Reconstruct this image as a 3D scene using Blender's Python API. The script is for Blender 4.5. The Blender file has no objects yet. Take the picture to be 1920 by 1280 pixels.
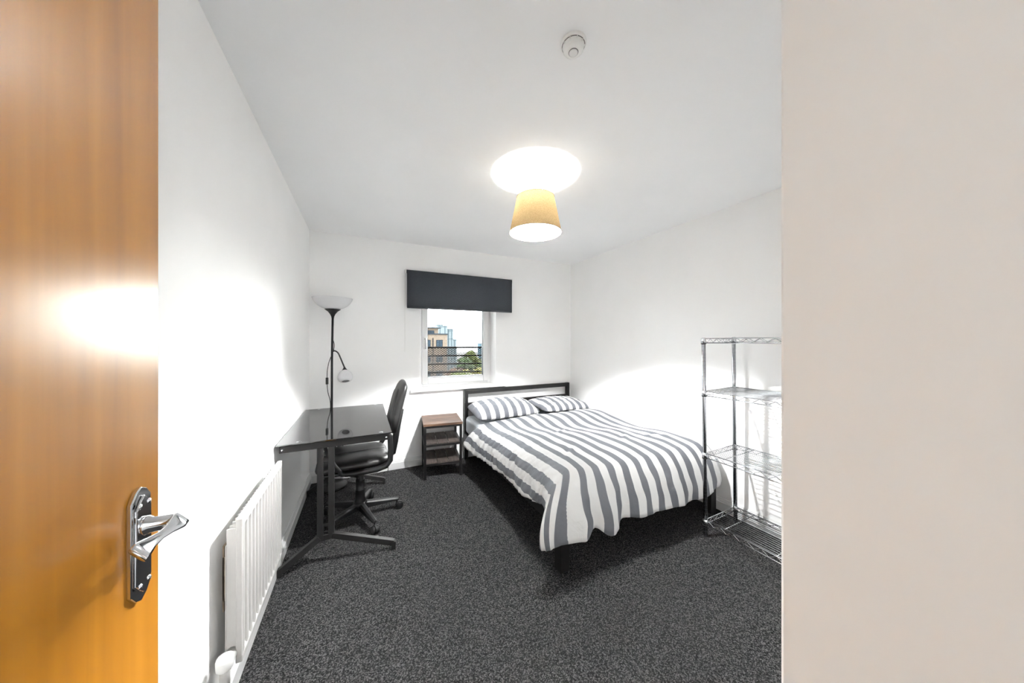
import bpy, math, random
from mathutils import Vector, Matrix, noise

random.seed(7)
SC = bpy.context.scene
COL = SC.collection

# ------------------------------------------------------------------ camera, world, exposure
cam_data = bpy.data.cameras.new('camera')
cam_data.sensor_width = 36.0
cam_data.lens = 575.0 / 1920.0 * 36.0
cam_data.clip_start = 0.02
cam_data.clip_end = 2000
cam = bpy.data.objects.new('camera', cam_data)
COL.objects.link(cam)
cam.location = (0, 0, 1.345)
cam.rotation_euler = (math.radians(90), 0, -math.radians(25.883))
SC.camera = cam

world = bpy.data.worlds.new('overcast_sky')
SC.world = world
world.use_nodes = True
wn = world.node_tree.nodes
wn['Background'].inputs['Color'].default_value = (0.93, 0.97, 1.0, 1)
wn['Background'].inputs['Strength'].default_value = 5.8

vs = SC.view_settings
vs.view_transform = 'Standard'
vs.look = 'None'
vs.gamma = 1.0
vs.use_curve_mapping = False
vs.exposure = 1.66
SC.cycles.use_denoising = True
SC.cycles.max_bounces = 12
SC.cycles.diffuse_bounces = 8
SC.cycles.glossy_bounces = 6
SC.cycles.sample_clamp_indirect = 12.0

BULB_STRENGTH = 16500.0
FILL_WATTS = 11.0

sun_data = bpy.data.lights.new('hazy_sun', 'SUN')
sun_data.energy = 13.5
sun_data.angle = math.radians(45)
sun_data.color = (1.0, 0.98, 0.95)
sun = bpy.data.objects.new('hazy_sun', sun_data)
COL.objects.link(sun)
_az, _el = math.radians(46), math.radians(13)
sun.rotation_euler = Vector((-math.sin(_az)*math.cos(_el), -math.cos(_az)*math.cos(_el), -math.sin(_el))).to_track_quat('-Z', 'Y').to_euler()

def fill_lamp(name, loc, watts, radius, color):
    ld = bpy.data.lights.new(name, 'POINT')
    ld.energy = watts
    ld.shadow_soft_size = radius
    ld.color = color
    o = bpy.data.objects.new(name, ld)
    COL.objects.link(o)
    o.location = loc
    return o
fill_lamp('added_hall_fill', (0.46, -1.38, 1.95), FILL_WATTS, 0.12, (0.94, 0.98, 1.0))  # added fill light, unseen behind the camera, to brighten the room

# ------------------------------------------------------------------ materials
def nodes_of(m):
    m.use_nodes = True
    nt = m.node_tree
    return nt, nt.nodes, nt.links, nt.nodes['Principled BSDF']

def mat(name, color, rough=0.5, metal=0.0, spec=0.5, vary=0.06, vscale=30.0, bump=0.0, bscale=200.0,
        coat=0.0, bdist=0.002):
    m = bpy.data.materials.new(name)
    nt, N, L, P = nodes_of(m)
    P.inputs['Roughness'].default_value = rough
    P.inputs['Metallic'].default_value = metal
    P.inputs['Specular IOR Level'].default_value = spec
    P.inputs['Coat Weight'].default_value = coat
    P.inputs['Coat Roughness'].default_value = 0.08
    tc = N.new('ShaderNodeTexCoord')
    nz = N.new('ShaderNodeTexNoise')
    nz.inputs['Scale'].default_value = vscale
    nz.inputs['Detail'].default_value = 4
    L.new(tc.outputs['Object'], nz.inputs['Vector'])
    rp = N.new('ShaderNodeValToRGB')
    a, b = 1 - vary, 1 + vary
    rp.color_ramp.elements[0].position = 0.3
    rp.color_ramp.elements[1].position = 0.7
    rp.color_ramp.elements[0].color = (color[0]*a, color[1]*a, color[2]*a, 1)
    rp.color_ramp.elements[1].color = (min(1, color[0]*b), min(1, color[1]*b), min(1, color[2]*b), 1)
    L.new(nz.outputs['Fac'], rp.inputs['Fac'])
    L.new(rp.outputs['Color'], P.inputs['Base Color'])
    if bump > 0:
        n2 = N.new('ShaderNodeTexNoise')
        n2.inputs['Scale'].default_value = bscale
        n2.inputs['Detail'].default_value = 3
        L.new(tc.outputs['Object'], n2.inputs['Vector'])
        bp = N.new('ShaderNodeBump')
        bp.inputs['Strength'].default_value = bump
        bp.inputs['Distance'].default_value = bdist
        L.new(n2.outputs['Fac'], bp.inputs['Height'])
        L.new(bp.outputs['Normal'], P.inputs['Normal'])
    return m

def carpet_mat():
    m = bpy.data.materials.new('charcoal_carpet')
    nt, N, L, P = nodes_of(m)
    P.inputs['Roughness'].default_value = 0.95
    P.inputs['Specular IOR Level'].default_value = 0.1
    tc = N.new('ShaderNodeTexCoord')
    n1 = N.new('ShaderNodeTexVoronoi'); n1.inputs['Scale'].default_value = 250; n1.inputs['Randomness'].default_value = 1.0
    n3 = N.new('ShaderNodeTexNoise'); n3.inputs['Scale'].default_value = 420; n3.inputs['Detail'].default_value = 2
    L.new(tc.outputs['Object'], n3.inputs['Vector'])
    spc = N.new('ShaderNodeSeparateColor'); L.new(n1.outputs['Color'], spc.inputs['Color'])
    mm = N.new('ShaderNodeMath'); mm.operation = 'MULTIPLY_ADD'; mm.inputs[1].default_value = 0.6
    L.new(spc.outputs['Red'], mm.inputs[0])
    m3 = N.new('ShaderNodeMath'); m3.operation = 'MULTIPLY'; m3.inputs[1].default_value = 0.4
    L.new(n3.outputs['Fac'], m3.inputs[0]); L.new(m3.outputs[0], mm.inputs[2])
    n2 = N.new('ShaderNodeTexNoise'); n2.inputs['Scale'].default_value = 2.2; n2.inputs['Detail'].default_value = 3
    L.new(tc.outputs['Object'], n1.inputs['Vector']); L.new(tc.outputs['Object'], n2.inputs['Vector'])
    rp = N.new('ShaderNodeValToRGB')
    e = rp.color_ramp.elements
    e[0].position = 0.22; e[0].color = (0.006, 0.006, 0.0064, 1)
    e[1].position = 0.80; e[1].color = (0.125, 0.121, 0.121, 1)
    k = rp.color_ramp.elements.new(0.52); k.color = (0.024, 0.0235, 0.0238, 1)
    L.new(mm.outputs[0], rp.inputs['Fac'])
    mx = N.new('ShaderNodeMix'); mx.data_type = 'RGBA'; mx.blend_type = 'MULTIPLY'
    mx.inputs['Factor'].default_value = 0.5
    r2 = N.new('ShaderNodeValToRGB')
    r2.color_ramp.elements[0].position = 0.3; r2.color_ramp.elements[0].color = (0.75, 0.75, 0.76, 1)
    r2.color_ramp.elements[1].position = 0.7; r2.color_ramp.elements[1].color = (1, 1, 1, 1)
    L.new(n2.outputs['Fac'], r2.inputs['Fac'])
    L.new(rp.outputs['Color'], mx.inputs[6]); L.new(r2.outputs['Color'], mx.inputs[7])
    L.new(mx.outputs[2], P.inputs['Base Color'])
    bp = N.new('ShaderNodeBump'); bp.inputs['Strength'].default_value = 0.9; bp.inputs['Distance'].default_value = 0.006
    L.new(mm.outputs[0], bp.inputs['Height']); L.new(bp.outputs['Normal'], P.inputs['Normal'])
    return m

def wood_mat(name, c0, c1, c2, rough=0.3, coat=0.0, stretch=(22, 22, 1.1), coat_rough=0.15, axis_bump=0.05, spec=0.5):
    m = bpy.data.materials.new(name)
    nt, N, L, P = nodes_of(m)
    P.inputs['Roughness'].default_value = rough
    P.inputs['Coat Weight'].default_value = coat
    P.inputs['Coat Roughness'].default_value = coat_rough
    P.inputs['Specular IOR Level'].default_value = spec
    tc = N.new('ShaderNodeTexCoord')
    mp = N.new('ShaderNodeMapping'); mp.inputs['Scale'].default_value = stretch
    L.new(tc.outputs['Object'], mp.inputs['Vector'])
    n1 = N.new('ShaderNodeTexNoise'); n1.inputs['Scale'].default_value = 2.0; n1.inputs['Detail'].default_value = 6
    n1.inputs['Distortion'].default_value = 0.6
    L.new(mp.outputs['Vector'], n1.inputs['Vector'])
    rp = N.new('ShaderNodeValToRGB')
    e = rp.color_ramp.elements
    e[0].position = 0.25; e[0].color = (*c0, 1)
    e[1].position = 0.75; e[1].color = (*c2, 1)
    k = rp.color_ramp.elements.new(0.5); k.color = (*c1, 1)
    L.new(n1.outputs['Fac'], rp.inputs['Fac'])
    L.new(rp.outputs['Color'], P.inputs['Base Color'])
    bp = N.new('ShaderNodeBump'); bp.inputs['Strength'].default_value = axis_bump; bp.inputs['Distance'].default_value = 0.001
    L.new(n1.outputs['Fac'], bp.inputs['Height']); L.new(bp.outputs['Normal'], P.inputs['Normal'])
    return m

def stripe_mat(name, period=0.114, duty=0.5, offset=0.0):
    m = bpy.data.materials.new(name)
    nt, N, L, P = nodes_of(m)
    P.inputs['Roughness'].default_value = 0.85
    P.inputs['Specular IOR Level'].default_value = 0.2
    P.inputs['Sheen Weight'].default_value = 0.1
    uv = N.new('ShaderNodeUVMap')
    sp = N.new('ShaderNodeSeparateXYZ'); L.new(uv.outputs['UV'], sp.inputs['Vector'])
    a = N.new('ShaderNodeMath'); a.operation = 'ADD'; a.inputs[1].default_value = offset + 50 * period
    L.new(sp.outputs['X'], a.inputs[0])
    d = N.new('ShaderNodeMath'); d.operation = 'DIVIDE'; d.inputs[1].default_value = period
    L.new(a.outputs[0], d.inputs[0])
    f = N.new('ShaderNodeMath'); f.operation = 'FRACT'; L.new(d.outputs[0], f.inputs[0])
    rp = N.new('ShaderNodeValToRGB'); rp.color_ramp.interpolation = 'CONSTANT'
    e = rp.color_ramp.elements
    e[0].position = 0; e[0].color = (0.66, 0.66, 0.65, 1)
    e[1].position = duty; e[1].color = (0.135, 0.142, 0.158, 1)
    L.new(f.outputs[0], rp.inputs['Fac'])
    tc = N.new('ShaderNodeTexCoord')
    n2 = N.new('ShaderNodeTexNoise'); n2.inputs['Scale'].default_value = 16; n2.inputs['Detail'].default_value = 5
    n2.inputs['Distortion'].default_value = 1.2
    L.new(tc.outputs['Object'], n2.inputs['Vector'])
    bp = N.new('ShaderNodeBump'); bp.inputs['Strength'].default_value = 0.30; bp.inputs['Distance'].default_value = 0.012
    L.new(n2.outputs['Fac'], bp.inputs['Height']); L.new(bp.outputs['Normal'], P.inputs['Normal'])
    L.new(rp.outputs['Color'], P.inputs['Base Color'])
    return m

def glass_pane_mat():
    m = bpy.data.materials.new('window_glass')
    m.use_nodes = True
    nt = m.node_tree; N = nt.nodes; L = nt.links
    N.clear()
    out = N.new('ShaderNodeOutputMaterial')
    t = N.new('ShaderNodeBsdfTransparent'); t.inputs['Color'].default_value = (0.97, 0.985, 0.98, 1)
    g = N.new('ShaderNodeBsdfGlossy'); g.inputs['Roughness'].default_value = 0.02
    fr = N.new('ShaderNodeFresnel'); fr.inputs['IOR'].default_value = 1.35
    mx = N.new('ShaderNodeMixShader')
    L.new(fr.outputs['Fac'], mx.inputs['Fac'])
    L.new(t.outputs[0], mx.inputs[1]); L.new(g.outputs[0], mx.inputs[2])
    L.new(mx.outputs[0], out.inputs['Surface'])
    return m

def emit_mat(name, color, strength):
    m = bpy.data.materials.new(name)
    nt, N, L, P = nodes_of(m)
    P.inputs['Base Color'].default_value = (0.9, 0.9, 0.88, 1)
    P.inputs['Emission Color'].default_value = (*color, 1)
    P.inputs['Emission Strength'].default_value = strength
    return m

def shade_mat():
    # woven fabric drum: tan outside, white lining inside, a little light comes through
    m = bpy.data.materials.new('tan_fabric_shade')
    m.use_nodes = True
    nt = m.node_tree; N = nt.nodes; L = nt.links
    N.clear()
    out = N.new('ShaderNodeOutputMaterial')
    geo = N.new('ShaderNodeNewGeometry')
    tc = N.new('ShaderNodeTexCoord')
    nz = N.new('ShaderNodeTexNoise'); nz.inputs['Scale'].default_value = 260; nz.inputs['Detail'].default_value = 3
    L.new(tc.outputs['Object'], nz.inputs['Vector'])
    rp = N.new('ShaderNodeValToRGB')
    rp.color_ramp.elements[0].position = 0.3; rp.color_ramp.elements[0].color = (0.34, 0.24, 0.12, 1)
    rp.color_ramp.elements[1].position = 0.7; rp.color_ramp.elements[1].color = (0.52, 0.38, 0.20, 1)
    L.new(nz.outputs['Fac'], rp.inputs['Fac'])
    mc = N.new('ShaderNodeMix'); mc.data_type = 'RGBA'
    L.new(geo.outputs['Backfacing'], mc.inputs['Factor'])
    L.new(rp.outputs['Color'], mc.inputs[6]); mc.inputs[7].default_value = (0.52, 0.51, 0.48, 1)
    df = N.new('ShaderNodeBsdfDiffuse'); L.new(mc.outputs[2], df.inputs['Color'])
    tl = N.new('ShaderNodeBsdfTranslucent')
    tcol = N.new('ShaderNodeMix'); tcol.data_type = 'RGBA'; tcol.blend_type = 'MULTIPLY'; tcol.inputs['Factor'].default_value = 1
    L.new(rp.outputs['Color'], tcol.inputs[6]); tcol.inputs[7].default_value = (1.0, 0.80, 0.46, 1)
    L.new(tcol.outputs[2], tl.inputs['Color'])
    mx = N.new('ShaderNodeMixShader'); mx.inputs['Fac'].default_value = 0.00032
    L.new(df.outputs[0], mx.inputs[1]); L.new(tl.outputs[0], mx.inputs[2])
    L.new(mx.outputs[0], out.inputs['Surface'])
    return m

def translucent_white(name):
    m = bpy.data.materials.new(name)
    nt, N, L, P = nodes_of(m)
    P.inputs['Base Color'].default_value = (0.84, 0.84, 0.85, 1)
    P.inputs['Roughness'].default_value = 0.25
    P.inputs['Subsurface Weight'].default_value = 0.0
    tl = N.new('ShaderNodeBsdfTranslucent'); tl.inputs['Color'].default_value = (0.9, 0.9, 0.9, 1)
    nz = N.new('ShaderNodeTexNoise'); nz.inputs['Scale'].default_value = 6
    mx = N.new('ShaderNodeMixShader')
    mr = N.new('ShaderNodeMapRange'); mr.inputs['To Min'].default_value = 0.35; mr.inputs['To Max'].default_value = 0.5
    L.new(nz.outputs['Fac'], mr.inputs['Value']); L.new(mr.outputs[0], mx.inputs['Fac'])
    out = N['Material Output']
    L.new(P.outputs[0], mx.inputs[1]); L.new(tl.outputs[0], mx.inputs[2]); L.new(mx.outputs[0], out.inputs['Surface'])
    return m

M = {}
M['wall'] = mat('white_wall_paint', (0.90, 0.898, 0.89), 0.75, vary=0.012, vscale=3, bump=0.06, bscale=260, bdist=0.001, spec=0.25)
M['ceiling'] = mat('white_ceiling_paint', (0.89, 0.895, 0.90), 0.9, vary=0.01, vscale=3, bump=0.05, bscale=160, spec=0.1)
M['carpet'] = carpet_mat()
M['gloss_white'] = mat('white_gloss_paint', (0.74, 0.74, 0.73), 0.28, vary=0.01)
M['upvc'] = mat('white_window_plastic', (0.78, 0.78, 0.78), 0.3, vary=0.01)
M['rad'] = mat('white_radiator_enamel', (0.50, 0.49, 0.475), 0.3, vary=0.02)
M['rad_old'] = mat('bare_bracket_metal', (0.45, 0.37, 0.27), 0.6, vary=0.25)
M['pane'] = glass_pane_mat()
M['gasket'] = mat('black_rubber', (0.02, 0.02, 0.022), 0.6)
M['blind'] = mat('charcoal_blind_fabric', (0.037, 0.040, 0.046), 0.9, vary=0.12, vscale=120, bump=0.1, bscale=500, spec=0.2)
M['white_plastic'] = mat('white_plastic', (0.82, 0.82, 0.80), 0.4, vary=0.02)
M['handle_grey'] = mat('satin_grey_handle', (0.40, 0.40, 0.41), 0.4, metal=0.4)
M['black_metal'] = mat('black_powder_coat', (0.011, 0.0105, 0.0105), 0.45, spec=0.26, vary=0.15, bump=0.04, bscale=600)
M['desk_metal'] = mat('dark_desk_metal', (0.014, 0.0135, 0.0135), 0.45, spec=0.3, vary=0.12, bump=0.04, bscale=600)
M['black_plastic'] = mat('black_plastic', (0.010, 0.010, 0.0105), 0.38, spec=0.35, vary=0.1)
M['leather'] = mat('black_leatherette', (0.018, 0.017, 0.017), 0.42, spec=0.45, vary=0.2, bump=0.25, bscale=320, bdist=0.001)
M['glass_top'] = mat('black_glass', (0.012, 0.012, 0.012), 0.035, spec=0.75, vary=0.05)
M['glass_top'].node_tree.nodes['Principled BSDF'].inputs['IOR'].default_value = 2.1
M['chrome'] = mat('chrome', (0.72, 0.73, 0.75), 0.10, metal=1.0, vary=0.04)
M['wire'] = mat('chrome_wire', (0.55, 0.56, 0.57), 0.22, metal=1.0, vary=0.05)
M['groove'] = mat('dark_groove', (0.10, 0.10, 0.11), 0.4, metal=1.0)
M['rack_post'] = mat('chrome_post', (0.42, 0.43, 0.45), 0.16, metal=1.0, vary=0.08, vscale=60)
M['door'] = wood_mat('varnished_honey_veneer', (0.31, 0.122, 0.010), (0.37, 0.152, 0.013), (0.42, 0.182, 0.020), rough=0.30, coat=0.25,
                     stretch=(14, 14, 0.55), coat_rough=0.22, axis_bump=0.03)
M['table_wood'] = wood_mat('rustic_brown_wood', (0.032, 0.016, 0.010), (0.105, 0.056, 0.033), (0.25, 0.15, 0.09), rough=0.5, stretch=(3, 30, 30), axis_bump=0.3)
M['plank_wood'] = wood_mat('dark_grey_plank', (0.035, 0.026, 0.022), (0.07, 0.055, 0.048), (0.11, 0.09, 0.08), rough=0.6, stretch=(30, 3, 30), axis_bump=0.3)
M['slat_wood'] = wood_mat('pale_slat_wood', (0.35, 0.25, 0.15), (0.45, 0.33, 0.2), (0.52, 0.4, 0.26), rough=0.6, stretch=(2, 30, 30))
M['duvet'] = stripe_mat('grey_white_stripe', 0.114, 0.52, 0.0)
M['pillow'] = stripe_mat('grey_white_pillow_stripe', 0.098, 0.5, 0.02)
M['sheet'] = mat('pale_sheet', (0.66, 0.70, 0.74), 0.9, vary=0.06, vscale=12, bump=0.2, bscale=30, bdist=0.01, spec=0.1)
M['shade'] = shade_mat()
M['shade_rim'] = mat('brown_shade_trim', (0.16, 0.11, 0.06), 0.7)
M['bulb'] = emit_mat('lit_bulb', (0.985, 0.99, 1.0), BULB_STRENGTH)
M['bowl'] = translucent_white('white_lamp_bowl')
M['recess_shade'] = mat('recess_shade_grey', (0.10, 0.10, 0.10), 0.6)  # dark grey put in as the shade of hollows and gaps
M['brick'] = mat('pale_buff_brick', (0.072, 0.053, 0.037), 0.9, vary=0.10, vscale=1.5)
M['roof'] = mat('grey_roof', (0.016, 0.020, 0.024), 0.8, spec=0.05, vary=0.1, vscale=1)
M['dark_window'] = mat('dark_far_window', (0.010, 0.017, 0.024), 0.6, spec=0.08, vary=0.2, vscale=0.8)
M['far_frame'] = mat('grey_far_frame', (0.006, 0.007, 0.009), 0.6, spec=0.05)
M['tower'] = mat('pale_blue_cladding', (0.080, 0.094, 0.100), 0.8, spec=0.1, vary=0.12, vscale=0.15)
M['tower_line'] = mat('grey_tower_band', (0.030, 0.042, 0.048), 0.8, spec=0.1)
M['far_tower'] = mat('blue_far_glass', (0.03, 0.055, 0.07), 0.8, spec=0.1, vary=0.15, vscale=0.1)
M['rail'] = mat('dark_brown_rail', (0.004, 0.003, 0.0027), 0.7, spec=0.1)
M['trunk'] = mat('tree_bark', (0.03, 0.022, 0.016), 0.9, vary=0.2)
M['render_wall'] = mat('outside_brickwork', (0.13, 0.10, 0.08), 0.9, vary=0.15, vscale=6)
M['ground'] = mat('street_ground', (0.012, 0.013, 0.011), 0.95, vary=0.3, vscale=0.2)
M['balcony'] = mat('grey_balcony_deck', (0.06, 0.06, 0.06), 0.85, vary=0.1)
for k, c in dict(green=(0.018, 0.032, 0.008), yellow=(0.075, 0.068, 0.010), lime=(0.045, 0.055, 0.010), orange=(0.085, 0.042, 0.008), russet=(0.045, 0.024, 0.014)).items():
    M['leaf_' + k] = mat('leaves_' + k, c, 0.8, vary=0.5, vscale=1.2, spec=0.2)

# ------------------------------------------------------------------ mesh helpers
ORG = {}
class MB:
    def __init__(self):
        self.v = []; self.f = []; self.sm = []
    def add(self, vs_, fs_, smooth=False):
        n = len(self.v)
        self.v += [Vector(p) for p in vs_]
        for f in fs_:
            self.f.append([i + n for i in f]); self.sm.append(smooth)
        return self
    def box(self, lo, hi):
        x0, y0, z0 = lo; x1, y1, z1 = hi
        return self.add([(x0,y0,z0),(x1,y0,z0),(x1,y1,z0),(x0,y1,z0),(x0,y0,z1),(x1,y0,z1),(x1,y1,z1),(x0,y1,z1)],
                        [(3,2,1,0),(4,5,6,7),(0,1,5,4),(1,2,6,5),(2,3,7,6),(3,0,4,7)])
    def bar(self, p0, p1, w, h, up=(0,0,1), w1=None, h1=None):
        p0 = Vector(p0); p1 = Vector(p1); d = (p1 - p0).normalized()
        s = d.cross(Vector(up))
        if s.length < 1e-6: s = d.cross(Vector((1,0,0)))
        s.normalize(); u = s.cross(d)
        w1 = w if w1 is None else w1; h1 = h if h1 is None else h1
        vs_ = []
        for p, a, b in ((p0, w, h), (p1, w1, h1)):
            for sx, sz in ((-1,-1),(1,-1),(1,1),(-1,1)):
                vs_.append(p + s*(sx*a/2) + u*(sz*b/2))
        return self.add(vs_, [(0,1,2,3),(7,6,5,4),(0,4,5,1),(1,5,6,2),(2,6,7,3),(3,7,4,0)])
    def tube(self, pts, r, n=8, closed=False, smooth=True, cap=True):
        pts = [Vector(p) for p in pts]
        k = len(pts)
        rs = r if isinstance(r, (list, tuple)) else [r]*k
        vs_ = []; fs_ = []
        prev = None
        for i, p in enumerate(pts):
            if closed: d = pts[(i+1) % k] - pts[i-1]
            else: d = pts[min(i+1, k-1)] - pts[max(i-1, 0)]
            d.normalize()
            if prev is None:
                a = Vector((0,0,1)) if abs(d.z) < 0.9 else Vector((1,0,0))
                s = d.cross(a).normalized()
            else:
                s = (prev - d*prev.dot(d)).normalized()
            prev = s
            t = d.cross(s)
            for j in range(n):
                a = 2*math.pi*j/n
                vs_.append(p + (s*math.cos(a) + t*math.sin(a))*rs[i])
        m = k if closed else k-1
        for i in range(m):
            for j in range(n):
                a = i*n + j; b = i*n + (j+1) % n
                c = ((i+1) % k)*n + (j+1) % n; e = ((i+1) % k)*n + j
                fs_.append((a, b, c, e))
        self.add(vs_, fs_, smooth)
        if cap and not closed:
            n0 = len(self.v) - len(vs_)
            self.f.append([n0 + j for j in range(n)][::-1]); self.sm.append(False)
            self.f.append([n0 + (k-1)*n + j for j in range(n)]); self.sm.append(False)
        return self
    def lathe(self, prof, n=24, mtx=None, smooth=True, cap0=False, cap1=False):
        mtx = mtx or Matrix.Identity(4)
        vs_ = []; fs_ = []
        for r, z in prof:
            for j in range(n):
                a = 2*math.pi*j/n
                vs_.append(mtx @ Vector((r*math.cos(a), r*math.sin(a), z)))
        for i in range(len(prof)-1):
            for j in range(n):
                fs_.append((i*n+j, i*n+(j+1) % n, (i+1)*n+(j+1) % n, (i+1)*n+j))
        if cap0: fs_.append(tuple(range(n))[::-1])
        if cap1: fs_.append(tuple((len(prof)-1)*n + j for j in range(n)))
        return self.add(vs_, fs_, smooth)
    def prism(self, poly, z0, z1, mtx=None):
        mtx = mtx or Matrix.Identity(4)
        n = len(poly)
        vs_ = [mtx @ Vector((x, y, z0)) for x, y in poly] + [mtx @ Vector((x, y, z1)) for x, y in poly]
        fs_ = [tuple(range(n))[::-1], tuple(range(n, 2*n))]
        for i in range(n):
            j = (i+1) % n
            fs_.append((i, j, n+j, n+i))
        return self.add(vs_, fs_)
    def build(self, name, m, parent=None, bevel=0.0, segs=2, local=False, smooth=None):
        me = bpy.data.meshes.new(name)
        org = Vector((0,0,0))
        if parent is not None and not local:
            org = ORG.get(parent.name, Vector((0,0,0)))
        me.from_pydata([tuple(p - org) for p in self.v], [], self.f)
        flags = self.sm if smooth is None else [smooth]*len(self.f)
        me.polygons.foreach_set('use_smooth', flags)
        me.update()
        o = bpy.data.objects.new(name, me)
        COL.objects.link(o)
        me.materials.append(m)
        if parent is not None:
            o.parent = parent
            ORG[o.name] = org
        if bevel > 0:
            b = o.modifiers.new('edge', 'BEVEL'); b.width = bevel; b.segments = segs; b.limit_method = 'ANGLE'
            b.angle_limit = math.radians(40)
        return o

def tag(o, label=None, cat=None, group=None, kind=None):
    if label: o['label'] = label
    if cat: o['category'] = cat
    if group: o['group'] = group
    if kind: o['kind'] = kind
    return o

def thing(name, loc, label=None, cat=None, group=None, kind=None, rot=(0,0,0)):
    o = bpy.data.objects.new(name, None)
    o.empty_display_size = 0.1
    COL.objects.link(o)
    o.location = loc; o.rotation_euler = rot
    ORG[o.name] = Vector(loc) if rot == (0,0,0) else Vector((0,0,0))
    return tag(o, label, cat, group, kind)

def copy_part(o, parent, loc=None, rot=None):
    c = o.copy(); COL.objects.link(c); c.parent = parent
    if loc is not None: c.location = loc
    if rot is not None: c.rotation_euler = rot
    for ch in o.children:
        d = ch.copy(); COL.objects.link(d); d.parent = c
    return c

def smooth(pts, n):
    P = [Vector(p) for p in pts]; out = []
    for i in range(len(P) - 1):
        p0, p1, p2, p3 = P[max(0, i-1)], P[i], P[i+1], P[min(len(P)-1, i+2)]
        for k in range(n):
            t = k/n
            out.append(0.5*((2*p1) + (p2 - p0)*t + (2*p0 - 5*p1 + 4*p2 - p3)*t*t + (3*p1 - p0 - 3*p2 + p3)*t*t*t))
    return out + [P[-1]]

def arc(c, r, a0, a1, n):
    return [(c[0] + r*math.cos(math.radians(a0 + (a1-a0)*i/n)), c[1] + r*math.sin(math.radians(a0 + (a1-a0)*i/n))) for i in range(n+1)]

# ------------------------------------------------------------------ the room
XL, XR, YB, H = -0.46, 2.575, 3.454, 2.40
YF = 0.233                      # room face of the front wall, right of the entry
WX0, WX1, WZ0, WZ1 = 0.57, 1.455, 0.815, 1.95   # window opening
YO = 3.76                       # outside face of the back wall

tag(MB().box((-1.1, -1.7, -0.12), (2.7, YB + 0.02, 0.0)).build('floor', M['carpet']), kind='structure')
tag(MB().box((-1.1, -1.7, H), (2.7, YO, H + 0.12)).build('ceiling', M['ceiling']), kind='structure')
tag(MB().box((XL - 0.12, -0.16, 0), (XL, YO, H)).build('wall_left', M['wall']), kind='structure')
tag(MB().box((XR, -0.16, 0), (XR + 0.12, YO, H)).build('wall_right', M['wall']), kind='structure')
wb = MB()
R = 0.03
wb.box((XL, YB, 0), (WX0 - R, YO, H))
wb.prism([(WX0 - R, YB)] + [(WX0 - R + R*math.sin(math.radians(t)), YB + 0.012 - 0.012*math.cos(math.radians(t))) for t in (20, 45, 70, 90)]
         + [(WX0, YO), (WX0 - R, YO)], WZ0, WZ1)
wb.box((WX1, YB, 0), (XR, YO, H))
wb.box((WX0 - R, YB, 0), (WX1, YO, WZ0))
wb.box((WX0 - R, YB, WZ1), (WX1, YO, H))
tag(wb.build('wall_back', M['wall']), kind='structure')
tag(MB().box((0.55, -0.16, 0), (XR, YF, H)).build('wall_front', M['wall'], bevel=0.004), kind='structure')
wf = MB()
wf.box((XL - 0.6, -0.16, 0), (-0.35, -0.06, H)); wf.box((-0.35, -0.16, 1.99), (0.55, -0.06, H)); wf.box((0.515, -0.16, 0), (0.55, -0.06, 1.99))
tag(wf.build('wall_entry', M['wall']), kind='structure')
hw = MB()
hw.box((-1.1, -1.7, 0), (-1.0, -0.16, H)); hw.box((-1.0, -1.7, 0), (1.6, -1.6, H)); hw.box((1.5, -1.6, 0), (1.6, -0.16, H))
tag(hw.build('wall_hall', M['wall']), kind='structure')
oc = MB()
oc.box((XL - 3.0, YO - 0.02, -14), (WX0, YO, 8)); oc.box((WX1, YO - 0.02, -14), (XR + 3, YO, 8))
oc.box((WX0, YO - 0.02, -14), (WX1, YO, WZ0)); oc.box((WX0, YO - 0.02, WZ1), (WX1, YO, 8))
tag(oc.build('wall_outside', M['render_wall']), kind='structure')

SK = [(0, 0), (0.018, 0), (0.018, 0.068), (0.013, 0.074), (0.013, 0.080), (0.008, 0.090), (0.006, 0.098), (0, 0.098)]
def skirt(name, p0, p1, inward):
    # profile swept from p0 to p1, thickness toward 'inward'
    p0 = Vector((*p0, 0)); p1 = Vector((*p1, 0)); i = Vector((*inward, 0))
    vs_ = []
    for p in (p0, p1):
        for a, z in SK: vs_.append(p + i*a + Vector((0, 0, z)))
    n = len(SK)
    fs_ = [tuple(range(n)), tuple(range(n, 2*n))[::-1]] + [(k, (k+1) % n, n + (k+1) % n, n + k) for k in range(n)]
    return tag(MB().add(vs_, fs_).build(name, M['gloss_white']), kind='structure')
skirt('baseboard_left', (XL, 0.0), (XL, YB), (1, 0))
skirt('baseboard_back', (XL, YB), (XR, YB), (0, -1))
skirt('baseboard_right', (XR, YF), (XR, YB), (-1, 0))
skirt('baseboard_front', (0.55, YF), (XR, YF), (0, 1))

# window
FY = 3.615
win = thing('window_1', (0, 0, 0), kind='structure')
fm = MB()
fo = [(WX0, WZ0, WX1, WZ1)]
def ring(mb, x0, z0, x1, z1, t, y0, y1, tl=None, tb=None):
    tl = tl or t; tb = tb or t
    mb.box((x0, y0, z0), (x0 + tl, y1, z1)); mb.box((x1 - t, y0, z0), (x1, y1, z1))
    mb.box((x0 + tl, y0, z0), (x1 - t, y1, z0 + tb)); mb.box((x0 + tl, y0, z1 - t), (x1 - t, y1, z1))
ring(fm, WX0, WZ0, WX1, WZ1, 0.045, FY + 0.018, FY + 0.075)
fm.build('window_frame', M['upvc'], win, bevel=0.004)
sm_ = MB(); ring(sm_, WX0 + 0.035, WZ0 + 0.035, WX1 - 0.035, WZ1 - 0.035, 0.066, FY, FY + 0.06, tb=0.078)
sash = sm_.build('sash', M['upvc'], win, bevel=0.008, segs=3)
g_ = MB(); ring(g_, WX0 + 0.097, WZ0 + 0.109, WX1 - 0.097, WZ1 - 0.097, 0.008, FY + 0.012, FY + 0.05)
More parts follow.
